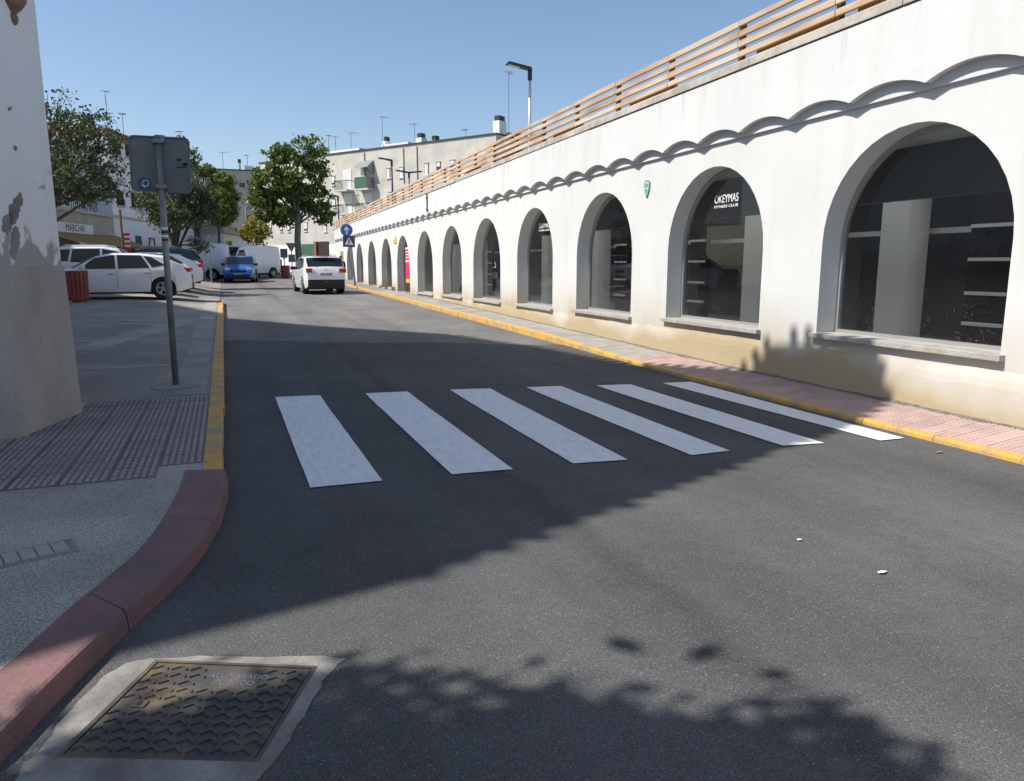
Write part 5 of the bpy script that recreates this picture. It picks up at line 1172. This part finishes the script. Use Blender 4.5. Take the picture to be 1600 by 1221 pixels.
def tree(name, lab, base, trunk, limbs, lobes, n, size, leaf, bark, seed, grp=None, twigs=8, gap=0.5, drop=0.0, pods=0, shell=0.55):
    t = thing(name, lab, 'tree', base, 0, grp); r = random.Random(seed)
    tr = MB(); tr.tube([p for p, _ in trunk], [q_ for _, q_ in trunk], 10); to = tr.build('trunk', bark, t, smooth=True)
    for i, (p0, l) in enumerate(limbs):
        c = Vector(l[0]); p0 = Vector(p0); mid = (p0+c)/2+Vector((r.uniform(-.3, .3), r.uniform(-.3, .3), r.uniform(0.0, .4))); R0 = l[2] if len(l) > 2 else 0.08
        lm = MB(); lm.tube([p0, p0*0.6+mid*0.4, mid, c], [R0, R0*0.8, R0*0.6, R0*0.25], 7)
        for k_ in range(twigs):
            d = Vector((r.gauss(0, 1), r.gauss(0, 1), r.gauss(0.2, 0.8))).normalized(); e = c+Vector((d.x*l[1][0], d.y*l[1][1], d.z*l[1][2]))*r.uniform(.65, 1.0); s_ = mid.lerp(c, r.random())
            lm.tube([s_, (s_+e)/2+Vector((0, 0, r.uniform(-.05, .15))), e], [R0*0.3, R0*0.2, R0*0.08], 5, cap=False)
        lm.build('limb', bark, t, smooth=True, fix=False)
    leaves('crown', lobes, n, size, leaf, t, seed, gap, drop, shell)
    if pods:
        pm = MB(); rr_ = random.Random(seed+1)
        for k_ in range(pods):
            l = rr_.choice(lobes); d = Vector((rr_.gauss(0, 1), rr_.gauss(0, 1), rr_.gauss(0.6, 0.6))).normalized(); p = Vector(l[0])+Vector((d.x*l[1][0], d.y*l[1][1], d.z*l[1][2]))*1.02
            pm.lathe([(0.01, -0.045), (0.045, -0.02), (0.045, 0.02), (0.01, 0.045)], 6, 'z', tuple(p))
        tag(pm.build('seed_pods', 'pod', t), kind='stuff')
    return t
def lobe(x, y, Yd, base, rx, ry, rz): p = at_y(x, y, Yd); return (tuple(p-np.array(base)), (rx, ry, rz))
# tall plane tree
TY = 64; tb = at_y(467, 420, TY); base = (float(tb[0]), TY, zr(TY))
mpx = TY/1150*1.0
lob = [lobe(x, y, TY+dz, base, rx*mpx, rx*mpx*0.9, ry*mpx) for x, y, rx, ry, dz in ((478,238,26,24,0),(495,262,16,30,.5),(458,280,15,20,-.5),(434,262,20,24,.5),(420,290,24,26,0),(408,322,20,24,-.6),(440,318,28,28,.8),(430,335,24,16,-.5),(490,315,26,26,.5),(503,335,14,16,-.6),(470,308,16,20,0),(441,240,12,16,.4),(400,300,10,10,0))]
fork = (0.1, 0, 4.2); tree('plane_tree', 'tall leafy green street tree with twin crown in front of the concrete block', base, [((0, 0, -0.1), .34), ((0.05, 0, 1.5), .29), ((0, 0, 3.0), .26), (fork, .25), ((0.2, 0, 6.5), .16), ((0.3, 0, 9.0), .06)],
     [(fork, (l[0], l[1], 0.11)) for l in lob], lob, 9500, 0.17, 'leaf_plane', 'bark_plane', 11, twigs=7, gap=0.8)
# small yellow tree
TY = 60; tb = at_y(403, 428, TY); base = (float(tb[0]), TY, zr(TY)); mpx = TY/1150
lob = [lobe(x, y, TY, base, r1*mpx, r1*mpx, r2*mpx) for x, y, r1, r2 in ((398,356,15,12),(394,370,13,10),(410,368,12,14),(404,384,9,8),(388,364,8,8))]
tree('yellow_tree', 'small yellow-leaved young tree on a thin trunk beside the van', base, [((0,0,-0.1), .12), ((0.05,0,1.2), .10), ((0,0,2.3), .07)], [((0,0,1.9), (l[0], l[1], 0.045)) for l in lob], lob, 1500, 0.15, 'leaf_yellow', 'bark', 12, twigs=6, gap=0.85)
# feathery trees on the left
gT = 'feathery trees before the white houses'
TY = 34; base = (-7.2, TY, zl(-7.2, TY)); mpx = TY/1150
lob = [lobe(x, y, TY+dz, base, r1*mpx, r1*mpx*1.1, r2*mpx) for x, y, r1, r2, dz in ((92,175,34,24,0),(80,230,40,40,.8),(120,215,34,26,-.5),(148,190,24,20,.5),(165,225,30,24,0),(120,265,48,30,-.6),(170,265,30,26,.8),(95,295,44,22,0),(150,300,34,18,-.4),(180,292,20,16,.4),(40,250,40,50,0))]
fk = (0.3, 0, 2.0)
tree('feathery_tree', 'wide dark feathery tree with seed pods overhanging the cafe roof', base, [((0,0,-0.1), .24), ((0.2,0,1.0), .20), (fk, .18)], [(fk, (l[0], l[1], 0.09)) for l in lob], lob, 7200, 0.075, 'leaf_jac', 'bark', 21, gT, twigs=22, gap=0.75, pods=70, shell=0.35)
TY = 40; tb = at_y(284, 398, TY); base = (float(tb[0]), TY, zl(float(tb[0]), TY)); mpx = TY/1150
lob = [lobe(x, y, TY+dz, base, r1*mpx, r1*mpx, r2*mpx) for x, y, r1, r2, dz in ((240,325,26,22,0),(268,300,26,22,.5),(262,338,24,20,-.4),(300,318,26,22,.3),(285,285,22,18,-.5),(318,300,20,24,.4),(305,340,18,14,0),(300,250,14,14,.3),(281,218,7,6,0),(309,384,12,9,-.6),(330,330,16,16,.4),(225,310,14,12,0))]
fk = (-0.3, 0, 1.3)
tree('feathery_tree', 'slender feathery tree with a leaning trunk behind the parked black car', base, [((0.2,0,-0.1), .17), ((0.0,0,0.7), .14), (fk, .12), ((-0.4,0,2.4), .10)], [(fk, (l[0], l[1], 0.06)) for l in lob], lob, 7000, 0.08, 'leaf_jac', 'bark', 22, gT, twigs=12, gap=0.75, drop=0.3, shell=0.35)
TY = 58; tb = at_y(345, 420, TY); base = (float(tb[0]), TY, zr(TY)); mpx = TY/1150
lob = [lobe(x, y, TY+dz, base, r1*mpx, r1*mpx, r2*mpx) for x, y, r1, r2, dz in ((348,285,16,14,0),(322,268,14,8,.4),(352,312,18,20,-.4),(345,338,18,14,.3),(338,300,12,16,0),(362,330,9,12,0),(305,268,10,6,0))]
tree('lime_tree', 'sunlit yellow-green bushy tree growing beside the terrace house above the vans', base, [((0,0,-0.1), .16), ((0,0,2.4), .12), ((0.1,0,4.2), .07)], [((0,0,3.6), (l[0], l[1], 0.06)) for l in lob], lob, 4500, 0.13, 'leaf_lime', 'bark', 23, twigs=6, gap=0.5)
# the tree beside the photographer whose shade falls over the bottom of the road
base = (-8.3, 1.2, 0.1)
def sh(X, Y_, Z, r1, r2): t_ = Z/1.25; return ((X-t_*LX-base[0], Y_-t_*LY-base[1], Z-base[2]), (r1, r1, r2))
lob = [sh(0.15, 1.95, 6.0, .75, .5), sh(0.9, 1.72, 6.3, .55, .5), sh(1.45, 1.45, 6.0, .50, .4), sh(0.5, 1.3, 6.6, .9, .6), sh(-0.6, 1.7, 6.2, .75, .5), sh(1.3, 0.7, 6.2, .7, .5), sh(-1.0, 2.1, 5.6, .40, .3), sh(-0.5, 0.6, 7.0, 1.2, .7), sh(-0.30, 2.12, 6.0, .36, .3), sh(-0.15, 2.22, 6.3, .42, .35), sh(-0.55, 2.05, 6.1, .40, .3)]
tree('shade_tree', 'broad street tree standing on the pavement beside the photographer', base, [((0,0,-0.1), .22), ((0.1,0,2), .18), ((0.2,0,3.8), .14)], [((0.2,0,3.6), (l[0], l[1], 0.05)) for l in lob], lob, 15000, 0.08, 'leaf_plane', 'bark', 31, twigs=8, gap=0.45, shell=0.2)
# weeds along the foot of the arcade
for i, x in enumerate((598, 607, 533, 618)):
    s_ = awl(x, 450)[0]; p = P0+dvv*s_+nrm*0.10; t = thing('weed', ('weeds at the wall foot two arches past the entrance', 'weeds at the pier just past the arched entrance', 'weeds by the traffic sign pole at the arcade end', 'weeds right beside the arched entrance step')[i], 'plant', (p[0], p[1], zpr(p[1])-0.01), 0, 'weeds at the arcade foot')
    leaves('foliage', [((0, 0, 0.08), (0.10, 0.10, 0.10))], 60, 0.035, 'leaf_plane', t, 40+i, 0.2); MB().tube([(0,0,0),(0.02,0,0.14)], 0.005, 5).build('stem', 'bark', t)
# litter
def scrap(px, py, sz, m, lab, nm):
    p = at_z(px, py, zr(at_z(px, py)[1])); Yg = p[1]; t = MB(); n_ = 7; pts = [(sz*(0.6+0.5*random.random())*math.cos(2*math.pi*k/n_), sz*0.5*(0.6+0.5*random.random())*math.sin(2*math.pi*k/n_), 0.004+0.004*random.random()) for k in range(n_)]
    t.add(pts+[(0, 0, 0.001), (0.01, 0, 0.008)], [(k, (k+1) % n_, n_) for k in range(n_)]+[(k, (k+1) % n_, n_+1) for k in range(n_)]); o = t.build(nm, m); o.location = (p[0], Yg, zr(Yg)+0.006); tag(o, lab, 'litter')
scrap(1378, 897, 0.035, 'litter', 'scrap of white paper on the sunlit road near the crossing', 'paper_scrap'); scrap(1249, 846, 0.02, 'litter', 'tiny white pebble of paper lying alone on the sunlit asphalt', 'paper_scrap'); scrap(1468, 708, 0.045, 'dry_leaf', 'dry yellow leaf on the road by the right kerb', 'dry_leaf'); scrap(535, 494, 0.14, 'dry_leaf', 'crumpled brown leaf litter on the old road beyond the crossing', 'dry_leaf')
